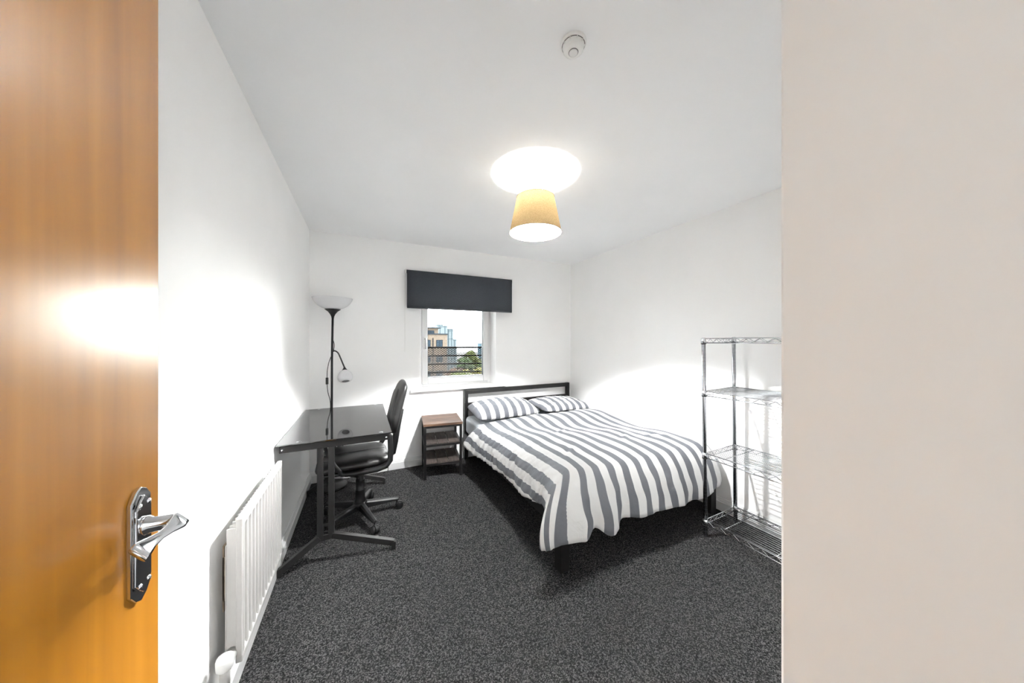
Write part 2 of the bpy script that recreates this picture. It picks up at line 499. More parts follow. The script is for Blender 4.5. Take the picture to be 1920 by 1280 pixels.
g_.build('gasket', M['gasket'], sash)
MB().box((WX0 + 0.10, FY + 0.028, WZ0 + 0.11), (WX1 - 0.10, FY + 0.032, WZ1 - 0.10)).build('pane', M['pane'], sash)
hp = MB(); hp.box((WX0 + 0.055, FY - 0.010, 1.255), (WX0 + 0.083, FY, 1.40))
handle = hp.build('window_handle', M['white_plastic'], win, bevel=0.004)
hl = MB(); hl.tube([(WX0 + 0.069, FY, 1.375), (WX0 + 0.069, FY - 0.035, 1.375), (WX0 + 0.069, FY - 0.045, 1.36), (WX0 + 0.069, FY - 0.045, 1.26)], 0.008, 10)
hl.build('lever', M['handle_grey'], handle)
sl = MB(); sl.box((0.452, YB - 0.045, WZ0 - 0.018), (1.573, YB, WZ0 + 0.012)); sl.box((WX0 + 0.001, YB, WZ0 - 0.018), (WX1 - 0.001, FY + 0.018, WZ0 + 0.012))
sl.build('window_sill', M['gloss_white'], win, bevel=0.008, segs=3)

# open door on the left
DX = -0.30
door = tag(MB().box((DX - 0.044, -0.055, 0.012), (DX, 0.702, 1.985)).build('door_1', M['door'], bevel=0.002), kind='structure')
ORG[door.name] = Vector((0,0,0))
hz, hy = 1.047, 0.646
# long backplate with clipped corners
def plate(w, h, cx_, cz_):
    a = []
    hw_, hh = w/2, h/2
    c = 0.018
    for (x, z) in ((-hw_, -hh + c), (-hw_ + 0.010, -hh + 0.006), (0, -hh), (hw_ - 0.010, -hh + 0.006), (hw_, -hh + c),
                   (hw_, hh - c), (hw_ - 0.010, hh - 0.006), (0, hh), (-hw_ + 0.010, hh - 0.006), (-hw_, hh - c)):
        a.append((cx_ + x, cz_ + z))
    return a
# local prism axis: x->y, y->z, z->x
YZX = Matrix(((0, 0, 1, 0), (1, 0, 0, 0), (0, 1, 0, 0), (0, 0, 0, 1)))
pb = MB(); pb.prism(plate(0.044, 0.168, hy, hz), DX, DX + 0.006, YZX); pb.prism(plate(0.034, 0.144, hy, hz), DX + 0.006, DX + 0.009, YZX)
bplate = pb.build('handle_backplate', M['chrome'], door, bevel=0.0015)
lv = MB()
hzz = hz + 0.025
lv.lathe([(0.0, 0.0), (0.014, 0.0), (0.014, 0.006), (0.0105, 0.010), (0.0095, 0.034), (0.0, 0.036)], 18, Matrix.Translation((DX + 0.007, hy, hzz)) @ Matrix.Rotation(math.radians(90), 4, 'Y'))
# flat S-shaped grip pointing back toward the hinge
def strap(mb, pts, w, t):
    # pts: centre line, width vector roughly vertical, thickness across
    pts = [Vector(p) for p in pts]; n = len(pts); vs_ = []
    for i, p in enumerate(pts):
        d = (pts[min(i+1, n-1)] - pts[max(i-1, 0)]).normalized()
        s = Vector((-0.62, 0, 0.78)); s = (s - d*s.dot(d)).normalized(); u = d.cross(s)
        ww = w[i] if isinstance(w, list) else w
        for a, b in ((-1,-0.6),(-0.7,-1),(0.7,-1),(1,-0.6),(1,0.6),(0.7,1),(-0.7,1),(-1,0.6)):
            vs_.append(p + s*(a*ww/2) + u*(b*t/2))
    fs_ = []
    for i in range(n-1):
        for j in range(8): fs_.append((i*8+j, i*8+(j+1) % 8, (i+1)*8+(j+1) % 8, (i+1)*8+j))
    fs_ += [tuple(range(8))[::-1], tuple((n-1)*8 + j for j in range(8))]
    mb.add(vs_, fs_, True)
gx = DX + 0.047
strap(lv, [(gx - 0.006, hy + 0.012, hzz + 0.001), (gx, hy + 0.004, hzz + 0.001), (gx + 0.001, hy - 0.008, hzz), (gx - 0.001, hy - 0.026, hzz), (gx - 0.003, hy - 0.045, hzz + 0.001), (gx - 0.005, hy - 0.062, hzz + 0.002), (gx - 0.005, hy - 0.078, hzz + 0.003), (gx - 0.003, hy - 0.092, hzz + 0.003)],
      [0.016, 0.024, 0.023, 0.014, 0.011, 0.016, 0.023, 0.023], 0.005)
lv.build('lever', M['chrome'], bplate)
for sy, sz in ((-0.010, 0.058), (0.010, 0.058), (-0.010, -0.058), (0.010, -0.058)):
    MB().lathe([(0.0, 0.002), (0.003, 0.0015), (0.0042, 0.0)], 10, Matrix.Translation((DX + 0.009, hy + sy, hz + sz)) @ Matrix.Rotation(math.radians(90), 4, 'Y')).build('screw', M['chrome'], bplate)

# ------------------------------------------------------------------ roller blind
bx0, bx1, byy = 0.408, 1.648, 3.40
bl = thing('roller_blind', (0.5*(bx0+bx1), byy, 2.08), 'charcoal roller blind half lowered over the white window', 'blind')
b_ = MB()
n = 24
pts = []
rr = 0.019
prof = [(byy + 0.004 + rr*math.cos(math.radians(a)), 2.086 + rr*math.sin(math.radians(a))) for a in range(-60, 181, 20)]
prof += [(byy + 0.004 - rr, 2.0), (byy + 0.004 - rr, 1.85), (byy + 0.004 - rr, 1.702)]
back = [(y + 0.0012, z) for y, z in prof]
vs_ = [(x, y, z) for x in (bx0 + 0.006, bx1 - 0.006) for y, z in prof]
k = len(prof)
b_.add(vs_, [(i, i+1, k+i+1, k+i) for i in range(k-1)], True)
fab = b_.build('blind_fabric', M['blind'], bl)
so = fab.modifiers.new('thickness', 'SOLIDIFY'); so.thickness = 0.0012
MB().lathe([(0.0, 0), (0.0165, 0), (0.0165, bx1 - bx0 - 0.006), (0, bx1 - bx0 - 0.006)], 16, Matrix.Translation((bx0 + 0.003, byy + 0.004, 2.086)) @ Matrix.Rotation(math.radians(90), 4, 'Y')).build('roller_tube', M['blind'], bl)
MB().box((bx0 + 0.008, byy - 0.018, 1.697), (bx1 - 0.008, byy - 0.010, 1.715)).build('bottom_bar', M['blind'], bl, bevel=0.002)
for s, xx in ((-1, bx0), (1, bx1)):
    m_ = MB(); m_.box((xx - 0.002, byy - 0.016, 2.062), (xx + 0.002, YB, 2.11)); m_.box((min(xx, xx - s*0.02), YB - 0.004, 2.062), (max(xx, xx - s*0.02), YB, 2.11))
    m_.build('bracket', M['white_plastic'], bl, bevel=0.002)
ch = MB()
cx0 = bx0 - 0.012
ch.lathe([(0.014, -0.005), (0.017, 0.0), (0.014, 0.005)], 14, Matrix.Translation((cx0, byy + 0.004, 2.086)) @ Matrix.Rotation(math.radians(90), 4, 'Y'), cap0=True, cap1=True)
loop = [(cx0, byy - 0.012, 2.08), (cx0, byy - 0.012, 1.7), (cx0, byy - 0.010, 1.26)] + [(cx0, byy + 0.004 + 0.014*math.cos(math.radians(a)), 1.25 + 0.014*math.sin(math.radians(a))) for a in range(180, 361, 30)] + [(cx0, byy + 0.018, 1.7), (cx0, byy + 0.020, 2.08)]
ch.tube(loop, 0.0022, 6)
ch.build('pull_chain', M['white_plastic'], bl)

# ------------------------------------------------------------------ pendant lamp
PX, PY = 0.979, 1.679
pl = thing('pendant_lamp', (PX, PY, H), 'tan fabric drum pendant lamp, lit, hanging from the ceiling', 'lamp')
T = Matrix.Translation
MB().lathe([(0.0, H - 0.036), (0.012, H - 0.036), (0.037, H - 0.030), (0.042, H - 0.022), (0.042, H)], 28, T((PX, PY, 0))).build('ceiling_rose', M['white_plastic'], pl)
MB().tube([(PX, PY, H - 0.034), (PX, PY, 2.262)], 0.0032, 8).build('flex', M['white_plastic'], pl)
MB().lathe([(0, 2.265), (0.010, 2.262), (0.016, 2.250), (0.019, 2.235), (0.019, 2.185), (0.0155, 2.175), (0.0145, 2.150), (0.0, 2.149)], 18, T((PX, PY, 0))).build('lamp_holder', M['white_plastic'], pl)
zt, zb_, rt, rb = 2.252, 2.030, 0.118, 0.163
sh = MB()
sh.lathe([(rb, zb_), (rb + (rt-rb)*0.25, zb_ + (zt-zb_)*0.25), (rb + (rt-rb)*0.5, zb_ + (zt-zb_)*0.5), (rb + (rt-rb)*0.75, zb_ + (zt-zb_)*0.75), (rt, zt)], 48, T((PX, PY, 0)))
shade = sh.build('lamp_shade', M['shade'], pl)
for r_, z_ in ((rt, zt), (rb, zb_)):
    MB().tube([(PX + r_*math.cos(2*math.pi*i/48), PY + r_*math.sin(2*math.pi*i/48), z_) for i in range(48)], 0.0022, 6, closed=True).build('shade_rim', M['shade_rim'], pl)
for i in range(3):
    a = math.radians(120*i + 20)
    MB().tube([(PX + 0.019*math.cos(a), PY + 0.019*math.sin(a), 2.222), (PX + 0.119*math.cos(a), PY + 0.119*math.sin(a), 2.248)], 0.0016, 6).build('spoke', M['white_plastic'], pl)
bulb = MB().lathe([(0.0279, 2.1155), (0.0280, 2.118), (0.0270, 2.126), (0.0240, 2.134), (0.0160, 2.146), (0.0130, 2.150)], 24, T((PX, PY, 0))).build('bulb', M['bulb'], pl)
MB().lathe([(0.0, 2.090), (0.008, 2.0912), (0.016, 2.0950), (0.0225, 2.1014), (0.0260, 2.108), (0.0279, 2.1155)], 24, T((PX, PY, 0))).build('added_bulb_cap', M['chrome'], bulb)  # added cap under the bulb, keeps direct light off the lower walls

# ------------------------------------------------------------------ smoke detector
SX, SY = 0.668, 0.880
sd = thing('smoke_detector', (SX, SY, H), 'small round white smoke detector on the ceiling', 'detector')
MB().lathe([(0.044, H), (0.044, H - 0.008), (0.041, H - 0.011)], 32, T((SX, SY, 0)), cap1=True).build('mounting_base', M['white_plastic'], sd)
d_ = MB(); d_.lathe([(0.038, H - 0.011), (0.038, H - 0.016), (0.036, H - 0.018), (0.036, H - 0.022), (0.034, H - 0.028), (0.024, H - 0.034)], 32, T((SX, SY, 0)), cap1=True)
MB().tube([(SX + 0.0392*math.cos(2*math.pi*i/32), SY + 0.0392*math.sin(2*math.pi*i/32), H - 0.0125) for i in range(32)], 0.0011, 5, closed=True).build('painted_gap_shadow', M['recess_shade'], sd)  # dark ring painted as the shadow in the notch under the base
body_ = d_.build('detector_body', M['white_plastic'], sd)
MB().lathe([(0.0155, H - 0.034), (0.0155, H - 0.037), (0.013, H - 0.038)], 24, T((SX, SY, 0)), cap1=True).build('test_button', M['gloss_white'], sd)
MB().tube([(SX + 0.0162*math.cos(2*math.pi*i/24), SY + 0.0162*math.sin(2*math.pi*i/24), H - 0.0352) for i in range(24)], 0.0012, 5, closed=True).build('button_ring', M['recess_shade'], sd)
for i in range(10):
    a = 2*math.pi*i/10
    MB().bar((SX + 0.0385*math.cos(a), SY + 0.0385*math.sin(a), H - 0.010), (SX + 0.0385*math.cos(a), SY + 0.0385*math.sin(a), H - 0.018), 0.004, 0.003).build('vent_rib', M['white_plastic'], sd)

# ------------------------------------------------------------------ radiator
RY0, RY1, RZ0, RZ1, RFX = 1.372, 1.955, 0.229, 0.728, -0.380
rd = thing('radiator', (XL, 0.5*(RY0+RY1), 0), 'white fluted panel radiator under the desk side of the wall', 'radiator')
rd['label'] = 'white fluted steel panel radiator fixed low on the wall'
# fluted front panel: profile in y (flutes) with raised rolled borders
fp = MB()
nf = 13
prof = []
pitch = (RY1 - RY0 - 0.03) / nf
y = RY0 + 0.015
for i in range(nf):
    prof += [(y, 0.0), (y + pitch*0.34, 0.0), (y + pitch*0.46, -0.011), (y + pitch*0.88, -0.011)]
    y += pitch
prof += [(RY1 - 0.015, 0.0)]
zc0, zc1 = RZ0 + 0.035, RZ1 - 0.042
def prow(z, flat):
    return [(RFX + (0 if flat else dx), yy, z) for yy, dx in prof]
rows = [prow(zc0 - 0.012, True), prow(zc0, False), prow(zc1, False), prow(zc1 + 0.014, True)]
vs_ = [p for r_ in rows for p in r_]; k = len(prof)
fp.add(vs_, [(r_*k + i, r_*k + i + 1, (r_+1)*k + i + 1, (r_+1)*k + i) for r_ in range(3) for i in range(k-1)])
# borders: end strips, rolled top and bottom
fp.box((RFX - 0.016, RY0, zc0 - 0.014), (RFX, RY0 + 0.0152, zc1 + 0.016))
fp.box((RFX - 0.016, RY1 - 0.0152, zc0 - 0.014), (RFX, RY1, zc1 + 0.016))
fp.box((RFX - 0.018, RY0, zc1 + 0.013), (RFX + 0.001, RY1, RZ1))
fp.box((RFX - 0.018, RY0, RZ0), (RFX + 0.001, RY1, zc0 - 0.011))
fp.box((RFX - 0.018, RY0 + 0.002, RZ0 + 0.01), (RFX - 0.0125, RY1 - 0.002, RZ1 - 0.02))
fp.build('front_panel', M['rad'], rd, bevel=0.005, segs=3)
fin0 = None
nfin = 22
for i in range(nfin):
    yy = RY0 + 0.012 + i*(RY1 - RY0 - 0.03)/(nfin - 1)
    if fin0 is None:
        fin0 = MB().box((RFX - 0.045, yy, RZ0 + 0.035), (RFX - 0.017, yy + 0.006, RZ1 - 0.035)).build('convector_fin', M['rad'], rd)
    else:
        copy_part(fin0, rd, (0, yy - (RY0 + 0.012), 0))
MB().box((RFX - 0.048, RY0 + 0.010, RZ0 + 0.03), (RFX - 0.045, RY1 - 0.012, RZ1 - 0.09)).build('rear_plate', M['rad'], rd)
for yy in (RY0 + 0.09, RY1 - 0.12):
    m_ = MB(); m_.box((XL, yy, 0.36), (XL + 0.004, yy + 0.035, 0.60)); m_.box((XL, yy, 0.40), (RFX - 0.046, yy + 0.004, 0.56))
    m_.build('wall_bracket', M['rad_old'], rd)
vy = RY0 - 0.045
vb = MB()
vb.tube([(RFX - 0.03, RY0 + 0.012, 0.268), (RFX - 0.03, RY0 - 0.02, 0.268), (RFX - 0.032, vy, 0.262)], 0.017, 14)
vb.tube([(RFX - 0.032, vy, 0.29), (RFX - 0.032, vy, 0.20)], 0.014, 12)
valve = vb.build('valve', M['rad'], rd)
MB().lathe([(0.0, 0.282), (0.018, 0.282), (0.0225, 0.288), (0.0235, 0.315), (0.021, 0.322), (0.0, 0.323)], 22, T((RFX - 0.032, vy, -0.02))).build('valve_cap', M['white_plastic'], valve)
MB().tube([(RFX - 0.032, vy, 0.21), (RFX - 0.032, vy, 0.0)], 0.0075, 10).build('pipe', M['rad_old'], rd)

# ------------------------------------------------------------------ desk
dx0, dx1, dy0, dy1, dz = -0.449, 0.171, 2.158, 3.19, 0.750
dk = thing('desk', (-0.14, 2.67, 0), 'black glass-topped desk on dark metal legs beside the floor lamp', 'desk')
MB().box((dx0, dy0, dz - 0.008), (dx1, dy1, dz)).build('glass_top', M['glass_top'], dk, bevel=0.002)
ux = (-0.234, -0.176)
for side, (ya, yb2) in enumerate(((2.168, 2.196), (3.140, 3.168))):
    ym = 0.5*(ya + yb2)
    rl = MB().box((dx0 + 0.014, ya, 0.700), (dx1 - 0.018, yb2, 0.738)).build('end_rail', M['desk_metal'], dk, bevel=0.002)
    for sx in (dx0 + 0.028, dx1 - 0.034):
        yy = ya if side == 0 else ya
        MB().lathe([(0.0, 0.003), (0.0035, 0.0028), (0.006, 0.0)], 12, T((sx, yy, 0.717)) @ Matrix.Rotation(math.radians(90), 4, 'X')).build('screw', M['chrome'], rl)
    for x_ in ux:
        MB().box((x_ - 0.0165, ya, 0.150), (x_ + 0.0165, yb2, 0.700)).build('upright', M['desk_metal'], dk, bevel=0.002)
    MB().box((ux[0] + 0.0165, ya + 0.004, 0.612), (ux[1] - 0.0165, yb2 - 0.004, 0.638)).build('crosspiece', M['desk_metal'], dk)
    MB().box((ux[0] + 0.0165, ya + 0.004, 0.222), (ux[1] - 0.0165, yb2 - 0.004, 0.240)).build('crosspiece', M['desk_metal'], dk)
    yl = ym - 0.022 if side == 0 else ym + 0.02
    fl = MB().bar((ux[0] - 0.004, ym, 0.158), (-0.428, yl, 0.030), 0.030, 0.034); fl.box((-0.441, yl - 0.015, 0.0), (-0.418, yl + 0.015, 0.044))
    fl.build('foot_left', M['desk_metal'], dk, bevel=0.002).name = 'leg'
    fr_ = MB().bar((ux[1] + 0.004, ym, 0.158), (0.178, yl - 0.03, 0.042), 0.030, 0.034); fr_.box((0.164, yl - 0.045, 0.0), (0.190, yl - 0.015, 0.050))
    fr_.build('leg', M['desk_metal'], dk, bevel=0.002)
    MB().box((ux[0] - 0.0165, ya + 0.001, 0.138), (ux[1] + 0.0165, yb2 - 0.001, 0.172)).build('knee_joint', M['desk_metal'], dk, bevel=0.003)
for bxx in (-0.33, 0.04):
    MB().box((bxx - 0.018, 2.19, 0.700), (bxx + 0.018, 3.145, 0.728)).build('long_beam', M['desk_metal'], dk, bevel=0.002)
for x_, y_ in ((-0.345, 2.19), (0.105, 2.19), (-0.345, 3.155), (0.105, 3.155)):
    MB().lathe([(0.0, 0.0025), (0.010, 0.002), (0.012, 0.0)], 18, T((x_, y_, dz))).build('glass_clip', M['chrome'], dk)
    MB().lathe([(0.012, 0.738), (0.012, dz - 0.008)], 14, T((x_, y_, 0)), cap0=True, cap1=True).build('glass_pad', M['white_plastic'], dk)

# ------------------------------------------------------------------ office chair (local: faces -x)
oc_ = thing('office_chair', (-0.02, 2.62, 0), 'black leatherette swivel office chair pushed under the glass desk', 'chair', rot=(0, 0, math.radians(2)))
rz0 = math.radians(2)
def rounded_pad(mb, sx, sy, sz, nx=14, ny=14, e=4.0, ctr=(0,0,0), mtx=None, taper=None):
    mtx = mtx or Matrix.Identity(4)
    vs_ = []; fs_ = []
    nu, nv = 32, 14
    def sgp(c, p): return math.copysign(abs(c)**p, c)
    for i in range(nv + 1):
        a = -math.pi/2 + math.pi*i/nv
        for j in range(nu):
            b = 2*math.pi*j/nu
            x = sgp(math.cos(a), 0.5)*sgp(math.cos(b), 2/e); y_ = sgp(math.cos(a), 0.5)*sgp(math.sin(b), 2/e); z = sgp(math.sin(a), 0.9)
            p = Vector((x*sx/2, y_*sy/2, z*sz/2))
            if taper: p = taper(p)
            vs_.append(mtx @ (p + Vector(ctr)))
    for i in range(nv):
        for j in range(nu):
            fs_.append((i*nu + j, i*nu + (j+1) % nu, (i+1)*nu + (j+1) % nu, (i+1)*nu + j))
    mb.add(vs_, fs_, True)
def seat_shape(p):
    # waterfall front edge, dished middle
    p = p.copy()
    if p.x < -0.12: p.z -= (abs(p.x) - 0.12)**2*1.6
    if p.z > 0: p.z -= 0.010*(1 - min(1, (p.y/0.2)**2))
    return p
s_ = MB(); rounded_pad(s_, 0.48, 0.47, 0.085, e=5, ctr=(-0.045, 0, 0.475), taper=seat_shape)
seat = s_.build('seat', M['leather'], oc_, local=True)
sm2 = MB(); sm2.tube([(-0.275, -0.004, 0.50), (-0.18, -0.0, 0.5145), (-0.05, 0, 0.509), (0.10, 0, 0.511), (0.17, 0, 0.507)], 0.002, 6)
sm2.build('seam', M['leather'], seat, local=True)
MB().box((-0.235, -0.20, 0.418), (0.165, 0.20, 0.436)).build('seat_pan', M['black_plastic'], oc_, local=True, bevel=0.01)
# backrest: leaning pad, width along y
def back_shape(p):
    # local: x thickness, y width, z height ; slightly narrower at the top and curved
    p = p.copy()
    f = (p.z + 0.21)/0.42
    p.y *= 1.0 - 0.20*max(0, f)**2
    p.x += 0.05*(f - 0.5)**2 - 0.05*(p.y*p.y)
    return p
tilt = Matrix.Translation((0.262, 0, 0.835)) @ Matrix.Rotation(math.radians(14), 4, 'Y')
b2 = MB()
def pad_box(mb, sx, sy, sz, mtx, shape):
    # superellipsoid with its poles front/back
    vs_ = []; fs_ = []; nu, nv = 40, 14
    def sgp(c, p): return math.copysign(abs(c)**p, c)
    for i in range(nv + 1):
        a = -math.pi/2 + math.pi*i/nv
        for j in range(nu):
            b = 2*math.pi*j/nu
            y_ = sgp(math.cos(a), 0.45)*sgp(math.cos(b), 0.45)*sy/2
            z = sgp(math.cos(a), 0.45)*sgp(math.sin(b), 0.45)*sz/2
            x = sgp(math.sin(a), 0.8)*sx/2
            vs_.append(mtx @ shape(Vector((x, y_, z))))
    for i in range(nv):
        for j in range(nu):
            fs_.append((i*nu + j, i*nu + (j+1) % nu, (i+1)*nu + (j+1) % nu, (i+1)*nu + j))
    mb.add(vs_, fs_, True)
pad_box(b2, 0.060, 0.40, 0.41, tilt, back_shape)
bk = b2.build('backrest', M['leather'], oc_, local=True)
b3 = MB()
lum = Matrix.Translation((0.238, 0, 0.82)) @ Matrix.Rotation(math.radians(14), 4, 'Y')
pad_box(b3, 0.05, 0.20, 0.31, lum, lambda p: p)
b3.build('back_cushion', M['leather'], bk, local=True)
MB().tube([(0.06, 0, 0.425), (0.18, 0, 0.428), (0.232, 0, 0.46), (0.250, 0, 0.55), (0.272, 0, 0.68), (0.30, 0, 0.80)], [0.022, 0.024, 0.026, 0.026, 0.024, 0.02], 10).build('back_bar', M['black_plastic'], oc_, local=True)
for sy in (-0.262, 0.262):
    pth = [(0.17, sy, 0.690), (0.185, sy, 0.665), (0.188, sy, 0.56), (0.186, sy, 0.495), (0.160, sy*0.985, 0.458), (0.10, sy*0.97, 0.442), (-0.05, sy*0.93, 0.436), (-0.12, sy*0.95, 0.448),
           (-0.165, sy, 0.52), (-0.205, sy, 0.62), (-0.215, sy, 0.655), (-0.19, sy, 0.675), (-0.05, sy, 0.680), (0.12, sy, 0.675)]
    mb_ = MB()
    # flat strap loop
    P_ = [Vector(p) for p in pth]; n = len(P_); vv = []
    for i, p in enumerate(P_):
        d = (P_[(i+1) % n] - P_[i-1]).normalized()
        w = Vector((0, 1, 0)); u = d.cross(w).normalized(); w = u.cross(d)
        hw2 = 0.022; ht = 0.017 if i < 7 else 0.012
        for a, b in ((-1, -0.5), (-0.6, -1), (0.6, -1), (1, -0.5), (1, 0.5), (0.6, 1), (-0.6, 1), (-1, 0.5)):
            vv.append(p + w*a*hw2 + u*b*ht)
    mb_.add(vv, [(i*8 + j, i*8 + (j+1) % 8, ((i+1) % n)*8 + (j+1) % 8, ((i+1) % n)*8 + j) for i in range(n) for j in range(8)], True)
    mb_.build('armrest', M['black_plastic'], oc_, local=True)
MB().box((-0.09, -0.07, 0.385), (0.10, 0.07, 0.42)).build('tilt_mechanism', M['black_plastic'], oc_, local=True, bevel=0.008)
MB().lathe([(0.0, -0.055), (0.022, -0.055), (0.024, -0.03), (0.022, 0.0)], 14, T((-0.085, -0.03, 0.40))).build('tension_knob', M['black_plastic'], oc_, local=True)
MB().tube([(0.0, -0.05, 0.40), (-0.02, -0.20, 0.395), (-0.02, -0.245, 0.40)], 0.006, 8).build('height_lever', M['black_plastic'], oc_, local=True)
MB().lathe([(0.030, 0.075), (0.040, 0.082), (0.040, 0.135), (0.034, 0.150), (0.034, 0.215), (0.0355, 0.216), (0.0355, 0.220), (0.0305, 0.222), (0.0305, 0.285), (0.032, 0.286), (0.032, 0.291), (0.0275, 0.293), (0.0275, 0.39)], 24, cap0=True).build('gas_column', M['black_plastic'], oc_, local=True)
hub = MB().lathe([(0.046, 0.078), (0.050, 0.085), (0.050, 0.118), (0.038, 0.130)], 20, cap0=True, cap1=True).build('base_hub', M['black_plastic'], oc_, local=True)
leg0 = None
for i in range(5):
    ang = math.radians(2 + 72*i) - rz0
    if leg0 is None:
        lm = MB()
        # tapered ridge-topped spoke
        vs_ = []
        for x, w, z0, z1 in ((0.030, 0.046, 0.070, 0.122), (0.15, 0.040, 0.070, 0.108), (0.262, 0.032, 0.070, 0.092), (0.278, 0.026, 0.072, 0.088)):
            vs_ += [(x, -w/2, z0), (x, w/2, z0), (x, w/2, z1 - 0.010), (x, w*0.28, z1), (x, -w*0.28, z1), (x, -w/2, z1 - 0.010)]
        fs_ = []
        for r_ in range(3):
            for j in range(6): fs_.append((r_*6 + j, r_*6 + (j+1) % 6, (r_+1)*6 + (j+1) % 6, (r_+1)*6 + j))
        fs_ += [(5,4,3,2,1,0), tuple(range(18, 24))]
        lm.add(vs_, fs_)
        leg0 = lm.build('base_leg', M['black_plastic'], oc_, local=True, bevel=0.003)
        cm = MB()
        for sy in (-0.014, 0.014):
            cm.lathe([(0.0, -0.0095), (0.022, -0.0095), (0.0275, -0.005), (0.0275, 0.006), (0.022, 0.0095), (0, 0.0095)], 18, T((0.283, sy, 0.0275)) @ Matrix.Rotation(math.radians(90), 4, 'X'))
        cm.tube([(0.267, 0, 0.09), (0.267, 0, 0.045)], 0.0055, 8)
        hood = [(0.283 + 0.0305*math.cos(math.radians(a)), 0.0285 + 0.0305*math.sin(math.radians(a))) for a in range(-10, 191, 20)]
        q = [(x, -0.006, z) for x, z in hood] + [(x, 0.006, z) for x, z in hood]
        kk = len(hood)
        cm.add(q, [(j, j+1, kk+j+1, kk+j) for j in range(kk-1)] + [tuple(range(kk))[::-1], tuple(range(kk, 2*kk))])
        cm.build('caster', M['black_plastic'], leg0, local=True)
        leg0.rotation_euler = (0, 0, ang)
    else:
        copy_part(leg0, oc_, None, (0, 0, ang))

# ------------------------------------------------------------------ floor lamp
FX, FYL = -0.262, 3.282
fl_ = thing('floor_lamp', (FX, FYL, 0), 'black uplighter floor lamp with white bowl and side reading light', 'lamp')
MB().lathe([(0.0, 0.0), (0.128, 0.0), (0.130, 0.004), (0.130, 0.016), (0.122, 0.022), (0.03, 0.028), (0.018, 0.05), (0.0, 0.05)], 40, T((FX, FYL, 0))).build('base', M['black_metal'], fl_)
MB().tube([(FX, FYL, 0.03), (FX, FYL, 0.66), (FX + 0.002, FYL, 1.2), (FX + 0.008, FYL, 1.58)], 0.0095, 14).build('pole', M['black_metal'], fl_)
tx = FX + 0.008
MB().lathe([(0.010, 1.560), (0.012, 1.575), (0.022, 1.598), (0.040, 1.622), (0.064, 1.640), (0.066, 1.643), (0.05, 1.645)], 28, T((tx, FYL, 0)), cap0=True, cap1=True).build('socket_cone', M['black_metal'], fl_)
bw = MB().lathe([(0.0, 1.646), (0.06, 1.647), (0.090, 1.656), (0.120, 1.676), (0.145, 1.703), (0.160, 1.728), (0.1655, 1.746)], 44, T((tx, FYL, 0))).build('bowl_shade', M['bowl'], fl_)
so = bw.modifiers.new('thickness', 'SOLIDIFY'); so.thickness = 0.002
hx, hyv, hz2 = FX + 0.113, FYL - 0.075, 1.026
ax = Vector((-0.10, 0.52, 1.0)).normalized()
rotm = ax.to_track_quat('Z', 'Y').to_matrix().to_4x4()
hm = T((hx, hyv, hz2)) @ rotm
atip = hm @ Vector((0, 0, 0.088))
armp = smooth([(FX + 0.002, FYL - 0.008, 1.225), (FX + 0.006, FYL - 0.012, 1.250), (FX + 0.026, FYL - 0.02, 1.259), (FX + 0.052, FYL - 0.028, 1.240), (FX + 0.070, FYL - 0.032, 1.200), (FX + 0.088, FYL - 0.034, 1.150), tuple(atip)], 4)
MB().tube(armp, 0.0065, 10).build('flexible_arm', M['black_metal'], fl_)
MB().lathe([(0.007, 0.092), (0.010, 0.082), (0.024, 0.058), (0.028, 0.052)], 18, hm, cap0=True, cap1=True).build('reading_socket', M['black_metal'], fl_)
rs_ = MB().lathe([(0.022, 0.054), (0.034, 0.048), (0.050, 0.030), (0.059, 0.004), (0.060, -0.016), (0.054, -0.036), (0.040, -0.047), (0.031, -0.050)], 28, hm).build('reading_shade', M['bowl'], fl_)
so = rs_.modifiers.new('thickness', 'SOLIDIFY'); so.thickness = 0.002
MB().lathe([(0.0, -0.046), (0.032, -0.047)], 20, hm).build('dark_opening_disc', M['recess_shade'], rs_)  # flat dark disc across the mouth, paints the shade of the hollow inside
cb = MB()
cb.tube(smooth([(FX + 0.010, FYL, 1.36), (FX + 0.020, FYL - 0.005, 1.32), (FX + 0.018, FYL - 0.006, 1.28), (FX + 0.006, FYL - 0.012, 1.235), (FX - 0.020, FYL - 0.012, 1.16), (FX - 0.034, FYL - 0.01, 1.08), (FX - 0.036, FYL - 0.01, 1.01)], 3), 0.0032, 6)
cb.tube(smooth([(FX - 0.036, FYL - 0.01, 0.955), (FX - 0.030, FYL - 0.01, 0.88), (FX - 0.012, FYL - 0.01, 0.80), (FX - 0.010, FYL, 0.70), (FX - 0.012, FYL, 0.3), (FX - 0.012, FYL, 0.05)], 3), 0.0032, 6)
cable = cb.build('cable', M['black_plastic'], fl_)
MB().box((FX - 0.047, FYL - 0.02, 0.952), (FX - 0.026, FYL + 0.0, 1.014)).build('inline_switch', M['black_plastic'], fl_, bevel=0.004)
MB().tube([(FX + 0.12, FYL + 0.02, 0.012), (FX + 0.16, FYL + 0.01, 0.006), (FX + 0.24, FYL - 0.04, 0.005), (FX + 0.33, FYL - 0.06, 0.005), (FX + 0.42, FYL + 0.02, 0.005), (FX + 0.495, YB - 0.024, 0.006), (FX + 0.497, YB - 0.022, 0.06), (FX + 0.497, YB - 0.013, 0.10), (FX + 0.497, YB - 0.006, 0.20)], 0.003, 6).build('cable', M['black_plastic'], fl_)

